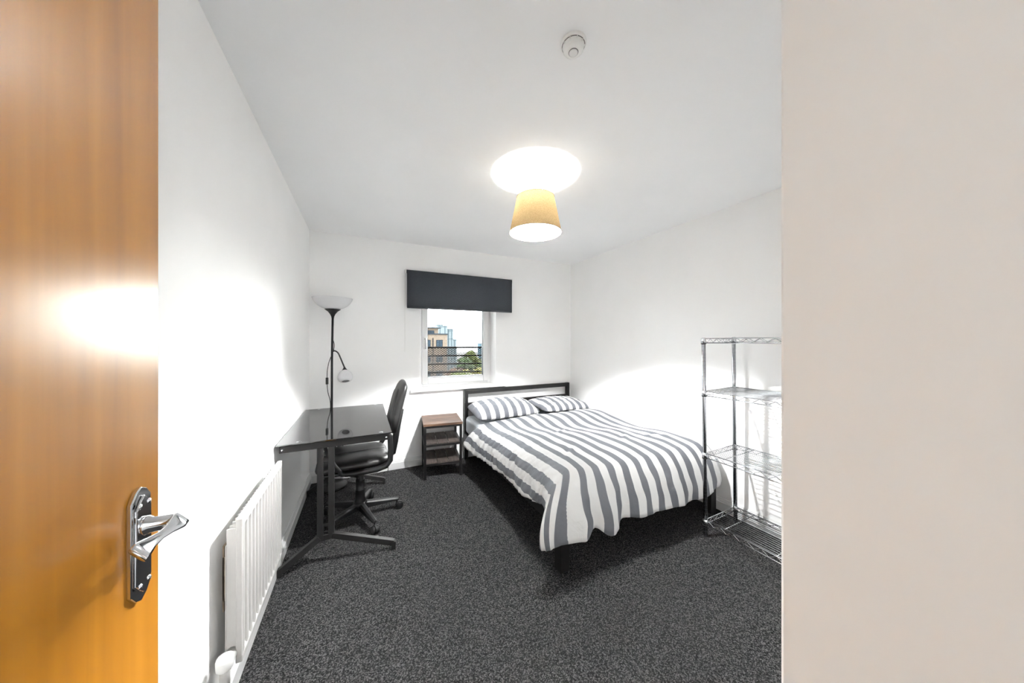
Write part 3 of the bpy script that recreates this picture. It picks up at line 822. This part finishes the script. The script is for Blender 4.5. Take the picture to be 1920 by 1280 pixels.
# ------------------------------------------------------------------ bedside table (local)
nt_ = thing('bedside_table', (0.735, 3.21, 0), 'small wood-topped bedside table with black metal legs and two plank shelves', 'table', rot=(0, 0, math.radians(-7)))
W2, D2, HT = 0.19, 0.198, 0.540
MB().box((-W2, -D2, HT - 0.022), (W2, D2, HT)).build('tabletop', M['table_wood'], nt_, local=True, bevel=0.002)
ring_ = MB()
for a, b in (((-W2 + 0.005, -D2 + 0.005), (W2 - 0.005, -D2 + 0.025)), ((-W2 + 0.005, D2 - 0.025), (W2 - 0.005, D2 - 0.005)), ((-W2 + 0.005, -D2 + 0.025), (-W2 + 0.025, D2 - 0.025)), ((W2 - 0.025, -D2 + 0.025), (W2 - 0.005, D2 - 0.025))):
    ring_.box((*a, HT - 0.042), (*b, HT - 0.022))
ring_.build('top_frame', M['black_metal'], nt_, local=True)
for sx in (-1, 1):
    for sy in (-1, 1):
        cx_, cy_ = sx*(W2 - 0.016), sy*(D2 - 0.016)
        MB().box((cx_ - 0.012, cy_ - 0.012, 0), (cx_ + 0.012, cy_ + 0.012, HT - 0.022)).build('leg', M['black_metal'], nt_, local=True, bevel=0.0015)
for zs in (0.150, 0.338):
    fr2 = MB()
    fr2.box((-W2 + 0.028, -D2 + 0.006, zs - 0.022), (W2 - 0.028, -D2 + 0.024, zs)); fr2.box((-W2 + 0.028, D2 - 0.024, zs - 0.022), (W2 - 0.028, D2 - 0.006, zs))
    fr2.box((-W2 + 0.006, -D2 + 0.028, zs - 0.022), (-W2 + 0.024, D2 - 0.028, zs)); fr2.box((W2 - 0.024, -D2 + 0.028, zs - 0.022), (W2 - 0.006, D2 - 0.028, zs))
    frm = fr2.build('shelf_frame', M['black_metal'], nt_, local=True)
    wpl = (2*W2 - 0.056)/3
    for i in range(3):
        x0 = -W2 + 0.028 + i*wpl
        MB().box((x0 + 0.0025, -D2 + 0.010, zs - 0.002), (x0 + wpl - 0.0025, D2 - 0.010, zs + 0.010)).build('plank', M['plank_wood'], frm, local=True, bevel=0.0015)

# ------------------------------------------------------------------ bed
bx_l, bx_r, by_f, by_h = 1.025, 2.500, 1.470, 3.425
bd = thing('bed_frame', (0.5*(bx_l+bx_r), 0.5*(by_f+by_h), 0), 'black metal double bed frame with open rail headboard', 'bed')
hb = MB()
hbx0, hbx1, hy0, hy1 = 1.040, 2.505, 3.385, 3.425
MB().box((hbx0, hy0, 0), (hbx0 + 0.045, hy1, 0.792)).build('headboard_post', M['black_metal'], bd, bevel=0.003)
MB().box((hbx1 - 0.045, hy0, 0), (hbx1, hy1, 0.792)).build('headboard_post', M['black_metal'], bd, bevel=0.003)
MB().box((hbx0 + 0.045, hy0 + 0.002, 0.742), (hbx1 - 0.045, hy1 - 0.002, 0.791)).build('headboard_rail', M['black_metal'], bd, bevel=0.003)
MB().box((hbx0 + 0.045, hy0 + 0.002, 0.575), (hbx1 - 0.045, hy1 - 0.002, 0.640)).build('headboard_rail', M['black_metal'], bd, bevel=0.003)
for lx in (bx_l, bx_r - 0.065):
    MB().box((lx, by_f, 0), (lx + 0.065, by_f + 0.065, 0.30)).build('leg', M['black_metal'], bd, bevel=0.003)
MB().box((bx_l + 0.002, by_f + 0.066, 0.235), (bx_l + 0.034, hy0, 0.305)).build('side_rail', M['black_metal'], bd, bevel=0.003)
MB().box((bx_r - 0.034, by_f + 0.066, 0.235), (bx_r - 0.002, hy0, 0.305)).build('side_rail', M['black_metal'], bd, bevel=0.003)
MB().box((bx_l + 0.066, by_f + 0.006, 0.235), (bx_r - 0.066, by_f + 0.036, 0.305)).build('foot_rail', M['black_metal'], bd, bevel=0.003)
s0 = None
for i in range(12):
    y_ = by_f + 0.10 + i*0.150
    if s0 is None:
        s0 = MB().box((bx_l + 0.034, y_, 0.285), (bx_r - 0.034, y_ + 0.07, 0.303)).build('slat', M['slat_wood'], bd)
    else:
        copy_part(s0, bd, (0, i*0.150, 0))
mt = MB().box((bx_l + 0.018, by_f + 0.035, 0.305), (bx_r - 0.012, 3.375, 0.500)).build('mattress', M['sheet'], bevel=0.045, segs=5)
tag(mt, 'pale sheet-covered double mattress on the black bed frame', 'mattress')

# duvet: a top grid plus a hanging skirt, unwrapped in cloth coordinates so the stripes run with the cloth
def lerp(a, b, t): return a + (b - a)*t
def crom(keys, w):
    # keys: list of (w, Vector) ; Catmull-Rom
    n = len(keys)
    if w <= keys[0][0]: return keys[0][1].copy()
    if w >= keys[-1][0]: return keys[-1][1].copy()
    for i in range(n-1):
        if keys[i][0] <= w <= keys[i+1][0]:
            w0, p1 = keys[i]; w1, p2 = keys[i+1]
            p0 = keys[max(0, i-1)][1]; p3 = keys[min(n-1, i+2)][1]
            t = (w - w0)/(w1 - w0)
            m1 = (p2 - p0)*0.5 if i > 0 else (p2 - p1)
            m2 = (p3 - p1)*0.5 if i < n-2 else (p2 - p1)
            # scale tangents for uneven spacing
            if i > 0: m1 = (p2 - p0)*((w1 - w0)/(w1 - keys[i-1][0]))
            if i < n-2: m2 = (p3 - p1)*((w1 - w0)/(keys[i+2][0] - w0))
            t2, t3 = t*t, t*t*t
            return p1*(2*t3 - 3*t2 + 1) + m1*(t3 - 2*t2 + t) + p2*(-2*t3 + 3*t2) + m2*(t3 - t2)
V = Vector
tx0, tx1, ty0, ty1 = 1.135, 2.445, 1.565, 2.930
NX, NY = 106, 104
def topz(x, y):
    z = 0.548
    z += 0.018*noise.noise(V((x*1.6 + 3.1, y*1.5, 0.3)))
    z += 0.010*noise.noise(V((x*3.6 - y*2.2, y*2.6 + x*0.9, 4.2)))
    # billow along the pillow side and toward the left
    z += 0.020*math.exp(-((y - 2.72)/0.16)**2)*(0.4 + 0.6*(x - 1.0)/1.5)
    z -= 0.026*math.exp(-((y - 2.40 + 0.35*(x - 1.8))/0.22)**2)
    z += 0.012*math.exp(-((y - 1.85)/0.25)**2)
    e = (y - ty1)
    if e > -0.07: z -= 0.045*((e + 0.07)/0.07)**2
    return z
def ridge(p):
    return 1.0 - abs(noise.noise(p))*2.0
verts = []; uvs = []; faces = []; rdist = []
def gi(i, j): return j*(NX + 1) + i
for j in range(NY + 1):
    for i in range(NX + 1):
        x = lerp(tx0, tx1, i/NX); y = lerp(ty0, ty1, j/NY)
        edge = min(x - tx0, tx1 - x, y - ty0)
        z = topz(x, y)
        if edge < 0.10: z -= 0.010*((0.10 - edge)/0.10)**2
        z += 0.0045*ridge(V((x*9 + y*3.0, y*3.5 - x*2, 7.7)))*min(1, edge*8)
        if x < 1.35: z += 0.006*(1.35 - x)/0.3*ridge(V((y*16 + x*5, x*4, 2.2)))
        # the cloth has slid a little: bands wander sideways, with a few sharp puckers
        amp = min(1.0, max(0.0, edge)*5.0)
        x2 = x + amp*(0.030*noise.noise(V((x*1.7, y*1.9, 11.0))) + 0.010*noise.noise(V((x*4.5, y*5.5, 13.0))))
        for px, py, pa in ((1.34, 1.78, 0.8), (1.95, 1.86, 0.7), (2.20, 1.80, -0.6), (1.62, 2.30, 0.5)):
            u_ = (x - px)*math.cos(pa) + (y - py)*math.sin(pa); w_ = -(x - px)*math.sin(pa) + (y - py)*math.cos(pa)
            z += 0.010*math.exp(-(u_/0.10)**2 - (w_/0.022)**2) - 0.006*math.exp(-(u_/0.09)**2 - ((w_ - 0.04)/0.02)**2)
        verts.append(V((x2, y, z))); uvs.append((x, y)); rdist.append(0.0)
for j in range(NY):
    for i in range(NX):
        faces.append((gi(i, j), gi(i+1, j), gi(i+1, j+1), gi(i, j+1)))
# skirt columns: (kind, top vertex index, w, theta)
cols = []
for j in range(NY, 0, -1):
    cols.append((gi(0, j), 3.0 - verts[gi(0, j)].y, 'L', 0.0))
wc0 = 3.0 - ty0
NF = 34
for k in range(NF + 1):
    cols.append((gi(0, 0), wc0 + 0.30*k/NF, 'C', 90.0*k/NF))
wf0 = wc0 + 0.30
for i in range(1, NX + 1):
    cols.append((gi(i, 0), wf0 + verts[gi(i, 0)].x - tx0, 'F', 90.0))
wr0 = wf0 + tx1 - tx0
for k in range(1, 15):
    cols.append((gi(NX, 0), wr0 + 0.20*k/14, 'D', 90.0 + 90.0*k/14))
wr1 = wr0 + 0.20
for j in range(1, NY + 1):
    cols.append((gi(NX, j), wr1 + verts[gi(NX, j)].y - ty0, 'R', 180.0))
def lw(y): return 3.0 - y
def fw(x): return wf0 + x - tx0
def rw(y): return wr1 + y - ty0
HK = [(lw(2.93), V((0.905, 2.985, 0.312))), (lw(2.86), V((0.930, 2.88, 0.285))), (lw(2.72), V((0.970, 2.72, 0.272))), (lw(2.49), V((0.985, 2.49, 0.288))), (lw(2.30), V((0.978, 2.30, 0.300))),
      (lw(2.14), V((0.985, 2.14, 0.325))), (lw(1.95), V((0.980, 1.95, 0.312))), (lw(1.82), V((0.972, 1.82, 0.318))), (lw(1.68), V((0.975, 1.66, 0.350))),
      (wc0 + 0.03, V((0.975, 1.57, 0.362))), (wc0 + 0.09, V((0.945, 1.50, 0.345))), (wc0 + 0.15, V((0.885, 1.452, 0.285))), (wc0 + 0.20, V((0.855, 1.418, 0.230))), (wc0 + 0.25, V((0.900, 1.398, 0.222))),
      (wf0 + 0.0, V((0.975, 1.392, 0.230))), (fw(1.14), V((1.07, 1.385, 0.222))), (fw(1.20), V((1.15, 1.39, 0.212))), (fw(1.27), V((1.225, 1.43, 0.240))), (fw(1.34), V((1.31, 1.388, 0.192))), (fw(1.41), V((1.385, 1.392, 0.198))),
      (fw(1.50), V((1.47, 1.425, 0.240))), (fw(1.62), V((1.60, 1.398, 0.228))), (fw(1.78), V((1.765, 1.402, 0.231))), (fw(1.95), V((1.95, 1.392, 0.218))), (fw(2.10), V((2.10, 1.412, 0.216))), (fw(2.25), V((2.26, 1.40, 0.212))),
      (fw(2.38), V((2.40, 1.412, 0.232))), (fw(2.455), V((2.475, 1.425, 0.25))), (wr0 + 0.10, V((2.535, 1.46, 0.262))), (wr1, V((2.555, 1.54, 0.24))), (rw(1.70), V((2.552, 1.70, 0.20))), (rw(1.95), V((2.556, 1.95, 0.24))), (rw(2.93), V((2.556, 2.93, 0.30)))]
MK = [(lw(2.93), V((0.960, 2.96, 0.44))), (lw(2.80), V((0.985, 2.80, 0.42))), (lw(2.49), V((1.000, 2.49, 0.43))), (lw(2.0), V((0.995, 2.0, 0.44))), (lw(1.68), V((0.985, 1.66, 0.45))),
      (wc0 + 0.03, V((0.985, 1.57, 0.455))), (wc0 + 0.09, V((0.935, 1.50, 0.46))), (wc0 + 0.15, V((0.865, 1.45, 0.44))), (wc0 + 0.20, V((0.835, 1.42, 0.425))), (wc0 + 0.25, V((0.885, 1.405, 0.43))),
      (wf0, V((0.965, 1.405, 0.44))), (fw(1.20), V((1.13, 1.42, 0.44))), (fw(1.50), V((1.47, 1.43, 0.44))), (fw(2.0), V((2.0, 1.42, 0.43))), (fw(2.455), V((2.47, 1.44, 0.42))),
      (wr0 + 0.10, V((2.53, 1.48, 0.42))), (wr1, V((2.55, 1.55, 0.42))), (rw(2.93), V((2.553, 2.93, 0.44)))]
NS = 26
grid = []
for ci, (vi, w, kd, th) in enumerate(cols):
    P0 = verts[vi]
    hem = crom(HK, w); mid = crom(MK, w)
    out = {'L': V((-1, 0, 0)), 'F': V((0, -1, 0)), 'R': V((1, 0, 0))}.get(kd)
    if out is None:
        a = math.radians(th if kd == 'C' else th)
        out = V((-math.cos(a), -math.sin(a), 0))
    P1 = P0 + out*(0.085 if kd in 'LC' else 0.065) + V((0, 0, -0.004 if kd != 'L' else 0.004))
    row = [vi]; prevp = P0; r = 0.0
    for s in range(1, NS + 1):
        t = s/NS
        p = P0*(1-t)**3 + P1*(3*t*(1-t)**2) + mid*(3*t*t*(1-t)) + hem*t**3
        r += (p - prevp).length; prevp = p
        a = math.radians(th)
        if kd == 'L': uv = (tx0 - r, P0.y)
        elif kd == 'F': uv = (uvs[vi][0], ty0 - r)
        elif kd == 'R': uv = (tx1 + r, P0.y)
        elif kd == 'C': uv = (tx0 - r*math.cos(a), ty0 - r*math.sin(a))
        else: uv = (tx1 - r*math.cos(a), ty0 - r*math.sin(a))
        # wrinkles
        q = p.copy()
        if kd in ('L',) or (kd == 'C' and th < 35):
            fade = min(1, t*1.8)
            lim = min(1.0, max(0.0, (2.98 - P0.y)*6)) if kd == 'L' else 1.0
            rg = ridge(V((P0.y*13 + r*4.5, r*3.0, 1.7)))
            rg2 = ridge(V((P0.y*27 - r*6, r*5.0, 5.1)))
            rg3 = ridge(V((P0.y*46 + r*9, r*7.0, 8.3)))
            q.x -= fade*lim*(0.016*rg + 0.014*rg2 + 0.006*rg3)
            q.y += fade*0.010*noise.noise(V((P0.y*9, r*6, 3.0)))
            q.z += fade*0.005*rg2
        elif kd == 'F':
            fade = min(1, t*1.6)
            q.y -= fade*(0.018*noise.noise(V((P0.x*7.5, r*1.1, 9.0))) + 0.009*ridge(V((P0.x*10 - r*4, r*2.4, 3.3))))
            q.x += fade*(0.022*noise.noise(V((P0.x*4 + 7, r*4.5, 2.0))) + 0.014*noise.noise(V((P0.x*6.5, r*11, 5.0))))
        elif kd == 'C':
            q += out*(0.006*ridge(V((th*0.14, r*6.0, 3.0)))*t)
        else:
            q.x = min(2.562, q.x + 0.008*ridge(V((P0.y*12, r*4, 8.0)))*t)
        row.append(len(verts)); verts.append(q); uvs.append(uv); rdist.append(r)
    grid.append(row)
for c in range(len(grid) - 1):
    A, B = grid[c], grid[c+1]
    for s in range(NS):
        f = [A[s], A[s+1], B[s+1], B[s]]
        g = []
        for q in f:
            if q not in g: g.append(q)
        if len(g) >= 3: faces.append(tuple(g))
me = bpy.data.meshes.new('duvet')
me.from_pydata([tuple(p) for p in verts], [], faces)
ul = me.uv_layers.new(name='cloth')
for lp in me.loops: ul.data[lp.index].uv = uvs[lp.vertex_index]
me.polygons.foreach_set('use_smooth', [True]*len(me.polygons))
me.materials.append(M['duvet'])
dv = bpy.data.objects.new('duvet', me); COL.objects.link(dv)
so = dv.modifiers.new('thickness', 'SOLIDIFY'); so.thickness = 0.012; so.offset = -1
tag(dv, 'grey and white striped duvet spread over the double bed', 'duvet')

def pillow(name, loc, rot, sx, sy, sz, seed, label):
    nu, nv = 56, 36
    vs_ = []; uv_ = []; fs_ = []
    for side in (1, -1):
        for j in range(nv + 1):
            for i in range(nu + 1):
                u = -1 + 2*i/nu; v = -1 + 2*j/nv
                fall = max(0.0, (1 - abs(u)**2.6))**0.62 * max(0.0, (1 - abs(v)**2.4))**0.62
                # edges bow in between the corners
                x = u*sx/2*(1 - 0.035*(1 - v*v)); y = v*sy/2*(1 - 0.05*(1 - u*u))
                cr = 1 - 0.10*(abs(u*v))**5
                x *= cr; y *= cr
                z = side*fall*sz/2*(1.15 if side > 0 else 0.55)
                e = min(1, fall*2.5)
                z += side*e*(0.010*noise.noise(V((u*2.2 + seed, v*2.0, side))) + 0.007*ridge(V((u*4.5 + seed, v*3.5 + u*2, side*2.0))))
                if fall < 0.5: z += 0.008*noise.noise(V((u*6 + seed, v*6, 1.1)))*(0.5 - fall)
                vs_.append((x, y, z)); uv_.append((x, y))
    k = (nu + 1)*(nv + 1)
    for j in range(nv):
        for i in range(nu):
            a = j*(nu+1) + i
            fs_.append((a, a+1, a+nu+2, a+nu+1)); fs_.append((k+a+nu+1, k+a+nu+2, k+a+1, k+a))
    me = bpy.data.meshes.new(name)
    me.from_pydata(vs_, [], fs_)
    ul = me.uv_layers.new(name='cloth')
    for lp in me.loops: ul.data[lp.index].uv = uv_[lp.vertex_index]
    me.polygons.foreach_set('use_smooth', [True]*len(me.polygons))
    me.materials.append(M['pillow'])
    o = bpy.data.objects.new(name, me); COL.objects.link(o)
    o.location = loc; o.rotation_euler = [math.radians(a) for a in rot]
    w = o.modifiers.new('weld', 'WELD'); w.merge_threshold = 0.0006
    return tag(o, label, 'pillow', 'striped pillows against the headboard')
pillow('pillow', (1.400, 3.115, 0.592), (6, -1, -3), 0.74, 0.49, 0.195, 1.3, 'plump grey and white striped pillow beside the bedside table')
pillow('pillow', (2.150, 3.120, 0.580), (5, 2, 3), 0.72, 0.48, 0.135, 8.7, 'flatter grey and white striped pillow in the corner by the wall')

# ------------------------------------------------------------------ chrome wire shelving
SX0, SX1, SYF, SYN = 2.125, 2.480, 1.320, 0.430
rk = thing('wire_shelving_rack', (SX0, SYN, 0), 'four-tier chrome wire shelving rack at the foot of the bed', 'rack')
ztops = (1.365, 1.005, 0.578, 0.118)
pp = MB()
prof = [(0.0, 0.012), (0.0125, 0.012), (0.0125, 1.367), (0.010, 1.371), (0.0, 1.371)]
pp.lathe(prof, 20, T((SX0, SYF, 0)))
post = pp.build('post', M['rack_post'], rk, smooth=None)
gr = MB()
z = 0.04
while z < 1.362:
    gr.lathe([(0.0126, z - 0.0009), (0.01272, z), (0.0126, z + 0.0009)], 12, T((SX0, SYF, 0)), smooth=False)
    z += 0.0254
gr.build('groove_rings', M['groove'], post)['kind'] = 'stuff'
MB().lathe([(0.0, 0.0), (0.013, 0.0), (0.014, 0.006), (0.009, 0.014), (0.0, 0.014)], 12, T((SX0, SYF, 0))).build('levelling_foot', M['black_plastic'], post)
for x_, y_ in ((SX1, SYF), (SX0, SYN), (SX1, SYN)):
    copy_part(post, rk, (x_ - SX0, y_ - SYF, 0))
def rim_path(z):
    x0, x1, y0, y1 = SX0, SX1, SYN, SYF
    return [(x0, y0, z), (x0, y1, z), (x1, y1, z), (x1, y0, z)]
shelf0 = None
zr = ztops[-1]
sb = MB()
c4 = rim_path(0)
for zz in (zr, zr - 0.030):
    for a in range(4):
        sb.tube([(c4[a][0], c4[a][1], zz), (c4[(a+1) % 4][0], c4[(a+1) % 4][1], zz)], 0.0031, 6)
def zig(mb, p, q, n):
    pts = []
    for i in range(2*n + 1):
        t = 0.02 + 0.96*i/(2*n)
        pts.append((lerp(p[0], q[0], t), lerp(p[1], q[1], t), zr - 0.002 if i % 2 == 0 else zr - 0.028))
    for i in range(2*n): mb.tube([pts[i], pts[i+1]], 0.0021, 5, cap=False)
zig(sb, c4[0], c4[1], 11); zig(sb, c4[1], c4[2], 5); zig(sb, c4[2], c4[3], 11); zig(sb, c4[3], c4[0], 5)
shelf = sb.build('wire_shelf', M['wire'], rk)
w0 = None
nw = 15
for i in range(nw):
    x_ = lerp(SX0, SX1, (i + 0.7)/(nw + 0.4))
    if w0 is None:
        w0 = MB().tube([(x_, SYN, zr - 0.001), (x_, SYF, zr - 0.001)], 0.0018, 6).build('deck_wire', M['wire'], shelf); x00 = x_
    else:
        copy_part(w0, shelf, (x_ - x00, 0, 0))
for y_ in (0.66, 0.92, 1.20):
    MB().tube([(SX0, y_, zr - 0.005), (SX1, y_, zr - 0.005)], 0.0028, 6).build('cross_rod', M['wire'], shelf)
cl0 = None
for x_, y_ in ((SX0, SYF), (SX1, SYF), (SX0, SYN), (SX1, SYN)):
    if cl0 is None:
        cl0 = MB().lathe([(0.0128, zr + 0.003), (0.0145, zr + 0.003), (0.0165, zr - 0.030), (0.0128, zr - 0.030)], 16, T((x_, y_, 0))).build('corner_collar', M['wire'], shelf)
        clip0 = MB().lathe([(0.0127, zr - 0.030), (0.0165, zr - 0.030), (0.0165, zr - 0.038), (0.0127, zr - 0.038)], 16, T((x_, y_, 0))).build('corner_clip', M['black_plastic'], shelf)
    else:
        copy_part(cl0, shelf, (x_ - SX0, y_ - SYF, 0)); copy_part(clip0, shelf, (x_ - SX0, y_ - SYF, 0))
for zt_ in ztops[:-1]:
    copy_part(shelf, rk, (0, 0, zt_ - zr))
rk.rotation_euler = (0, math.radians(-1.0), 0)
rk.location.z = 0.0

# ------------------------------------------------------------------ outside
tag(MB().box((-150, 6.0, -14.6), (250, 420, -14.0)).build('ground', M['ground']), kind='structure')
tag(MB().box((-1.6, YO, -0.10), (4.0, 5.45, 0.05)).build('balcony_deck', M['balcony']), 'grey balcony deck outside the window', None, None, 'structure')

rc, rdr = V((1.29, 4.72, 0)), V((math.cos(math.radians(13)), -math.sin(math.radians(13)), 0))
ra = thing('balcony_railing', tuple(rc), 'dark balcony railing of diamond mesh outside the window', 'railing')
ztop = 1.253
LR = 2.0
for i in range(9):
    zz = ztop - i*0.1286
    MB().bar(rc - rdr*LR + V((0, 0, zz)), rc + rdr*LR + V((0, 0, zz)), 0.03 if i == 0 else 0.02, 0.020 if i else 0.024).build('rail', M['rail'], ra)
for s in (-2.0, -1.05, 0.62, 2.0):
    MB().bar(rc + rdr*s + V((0, 0, 0.05)), rc + rdr*s + V((0, 0, ztop)), 0.03, 0.03).build('post', M['rail'], ra)
mesh = MB()
for i in range(8):
    za = ztop - i*0.1286 - 0.008; zb2 = ztop - (i+1)*0.1286 + 0.008
    rows_ = 4
    ph = (za - zb2)/rows_
    pw = 0.046
    n = int(2*LR/pw)
    for r_ in range(rows_):
        for c in range(n):
            s0_ = -LR + c*pw; s1_ = s0_ + pw/2; s2_ = s0_ + pw
            up = za - r_*ph; md = up - ph/2; lo = up - ph
            for (sa, zaa, sb_, zbb) in ((s0_, md, s1_, up), (s1_, up, s2_, md), (s0_, md, s1_, lo), (s1_, lo, s2_, md)):
                p = rc + rdr*sa + V((0, 0, zaa)); q = rc + rdr*sb_ + V((0, 0, zbb))
                mesh.bar(p, q, 0.010, 0.0085)
mp_ = mesh.build('diamond_mesh', M['rail'], ra); mp_['kind'] = 'stuff'

def far_window(parent, x, y, z, w, h, mull=1):
    f = MB().box((x, y - 0.05, z), (x + w, y + 0.05, z + h)).build('window', M['far_frame'], parent)
    n = mull + 1
    for i in range(n):
        MB().box((x + 0.08 + i*(w - 0.08)/n, y - 0.07, z + 0.09), (x + (i+1)*(w - 0.08)/n, y - 0.04, z + h - 0.09)).build('pane', M['dark_window'], f)
ab = thing('apartment_building', (6, 60, -14), 'buff brick apartment block with dark framed windows across the street', 'building')
MB().box((-4, 60, -14), (14.9, 72, 2.70)).build('lower_block', M['brick'], ab)
MB().box((-4.1, 59.8, 2.70), (15.05, 72.1, 2.90)).build('parapet', M['roof'], ab)
MB().box((-4, 63.5, 2.70), (13.9, 72, 4.05)).build('upper_block', M['brick'], ab)
rf = MB(); rf.add([(-4.5, 62.9, 4.05), (14.4, 62.9, 4.05), (14.4, 72.2, 4.05), (-4.5, 72.2, 4.05), (-4.5, 62.9, 4.22), (14.4, 62.9, 4.22), (14.4, 72.2, 4.7), (-4.5, 72.2, 4.7)],
                 [(3,2,1,0),(4,5,6,7),(0,1,5,4),(1,2,6,5),(2,3,7,6),(3,0,4,7)])
rf.build('roof', M['roof'], ab)
for x in (10.9, 7.4, 3.6): far_window(ab, x, 63.5, 2.98, 2.2, 0.62, 2)
for fl in range(5):
    z_ = 0.28 - 3.0*fl
    for x, w in ((12.75, 1.25), (10.95, 0.72), (8.2, 1.25), (6.0, 0.72), (3.2, 1.25)):
        far_window(ab, x, 60, z_, w, 1.38, 1 if w > 1 else 0)
MB().box((12.05, 59.88, -14), (12.20, 60.0, 2.0)).build('downpipe', M['far_frame'], ab)
gt = thing('glass_tower', (32, 122, -14), 'pale blue stepped tower behind the brick block', 'building')
def tower_block(x0, x1, y0, y1, z1, nv_, nh):
    t_ = MB().box((x0, y0, -14), (x1, y1, z1)).build('tower_block', M['tower'], gt)
    for i in range(nv_):
        x = lerp(x0, x1, (i + 0.5)/nv_)
        MB().box((x - 0.12, y0 - 0.1, -14), (x + 0.12, y0, z1)).build('mullion', M['tower_line'], t_)
    for i in range(nh):
        z_ = z1 - 0.25 - i*3.2
        MB().box((x0, y0 - 0.12, z_ - 0.2), (x1, y0, z_)).build('band', M['tower_line'], t_)
tower_block(26.0, 29.9, 120, 132, 7.55, 2, 5)
tower_block(29.9, 32.5, 121, 132, 5.9, 2, 5)
tower_block(32.5, 34.2, 122, 132, 2.3, 1, 4)
rfm = MB(); rfm.box((26.0, 120, 7.55), (28.2, 124, 7.95)); rfm.box((29.9, 121, 5.9), (32.4, 124, 6.5)); rfm.build('roof_plant', M['tower_line'], gt)
ft = thing('distant_tower', (86, 232, -14), 'small blue tower far off on the skyline', 'building')
MB().box((83.5, 230, -14), (87.0, 236, 0.1)).build('tower_block', M['far_tower'], ft)
for i in range(3):
    MB().box((84.2 + i*1.1, 229.8, -14), (84.45 + i*1.1, 230, 0.1)).build('mullion', M['tower'], ft)

def tree(x, y, ztop_, rad, hgt, key, seed, label):
    rnd = random.Random(seed)
    t = thing('tree', (x, y, -14), label, 'tree', 'autumn trees below the balcony')
    MB().tube([(x, y, -14), (x + 0.1, y, ztop_ - hgt*0.6), (x, y, ztop_ - hgt*0.3)], [0.35, 0.25, 0.1], 8).build('trunk', M['trunk'], t)
    lv_ = MB()
    c = V((x, y, ztop_ - hgt*0.5))
    lobes = [(V((rnd.uniform(-0.55, 0.55)*rad, rnd.uniform(-0.5, 0.5)*rad, rnd.uniform(-0.35, 0.42)*hgt)), rnd.uniform(0.35, 0.6)*rad) for _ in range(9)]
    for lc, lr in lobes:
        lz = min(lr*1.0, (hgt*0.5 - lc.z) if lc.z > 0 else lr)
        for _ in range(130):
            d = V((rnd.gauss(0, 1), rnd.gauss(0, 1), rnd.gauss(0, 1))).normalized()
            p = c + lc + V((d.x*lr, d.y*lr, d.z*max(0.3, lz)))*rnd.uniform(0.75, 1.0)
            n_ = (d + V((rnd.uniform(-.6, .6), rnd.uniform(-.6, .6), rnd.uniform(-.2, .8)))).normalized()
            s = n_.cross(V((0.3, 0.2, 1))).normalized()*rnd.uniform(0.22, 0.42); u = n_.cross(s)
            lv_.add([p - s, p - u*0.6, p + s, p + u*0.6], [(0, 1, 2, 3)])
    o = lv_.build('crown', M['leaf_' + key], t); o['kind'] = 'stuff'
    core = MB()
    for lc, lr in lobes:
        core.lathe([(0.0, -lr*0.78), (lr*0.55, -lr*0.55), (lr*0.78, 0), (lr*0.55, lr*0.5), (0.0, lr*0.7)], 8, T(c + lc))
    core.build('inner_crown', M['leaf_' + key], t)
tree(11.2, 36.0, -0.40, 2.1, 7.0, 'green', 11, 'broad dark green tree seen through the railing mesh')
tree(15.5, 45.5, 0.25, 3.1, 7.0, 'lime', 12, 'tall yellow-green tree under the distant tower')
tree(8.5, 30.0, -1.00, 1.3, 4.5, 'russet', 13, 'small russet tree low beside the brick block')
tree(8.0, 24.0, -0.80, 1.35, 4.5, 'yellow', 14, 'yellow tree low down in front of the dark green one')
tree(10.2, 28.0, -0.65, 1.5, 5.0, 'orange', 15, 'orange-tinged tree at the right edge of the pane')
tree(6.0, 20.0, -0.60, 1.1, 4.0, 'lime', 16, 'bright low shrubby tree nearest the balcony')
tree(15.2, 38.0, -0.45, 1.9, 6.0, 'green', 17, 'dark green tree farthest right beyond the window edge')
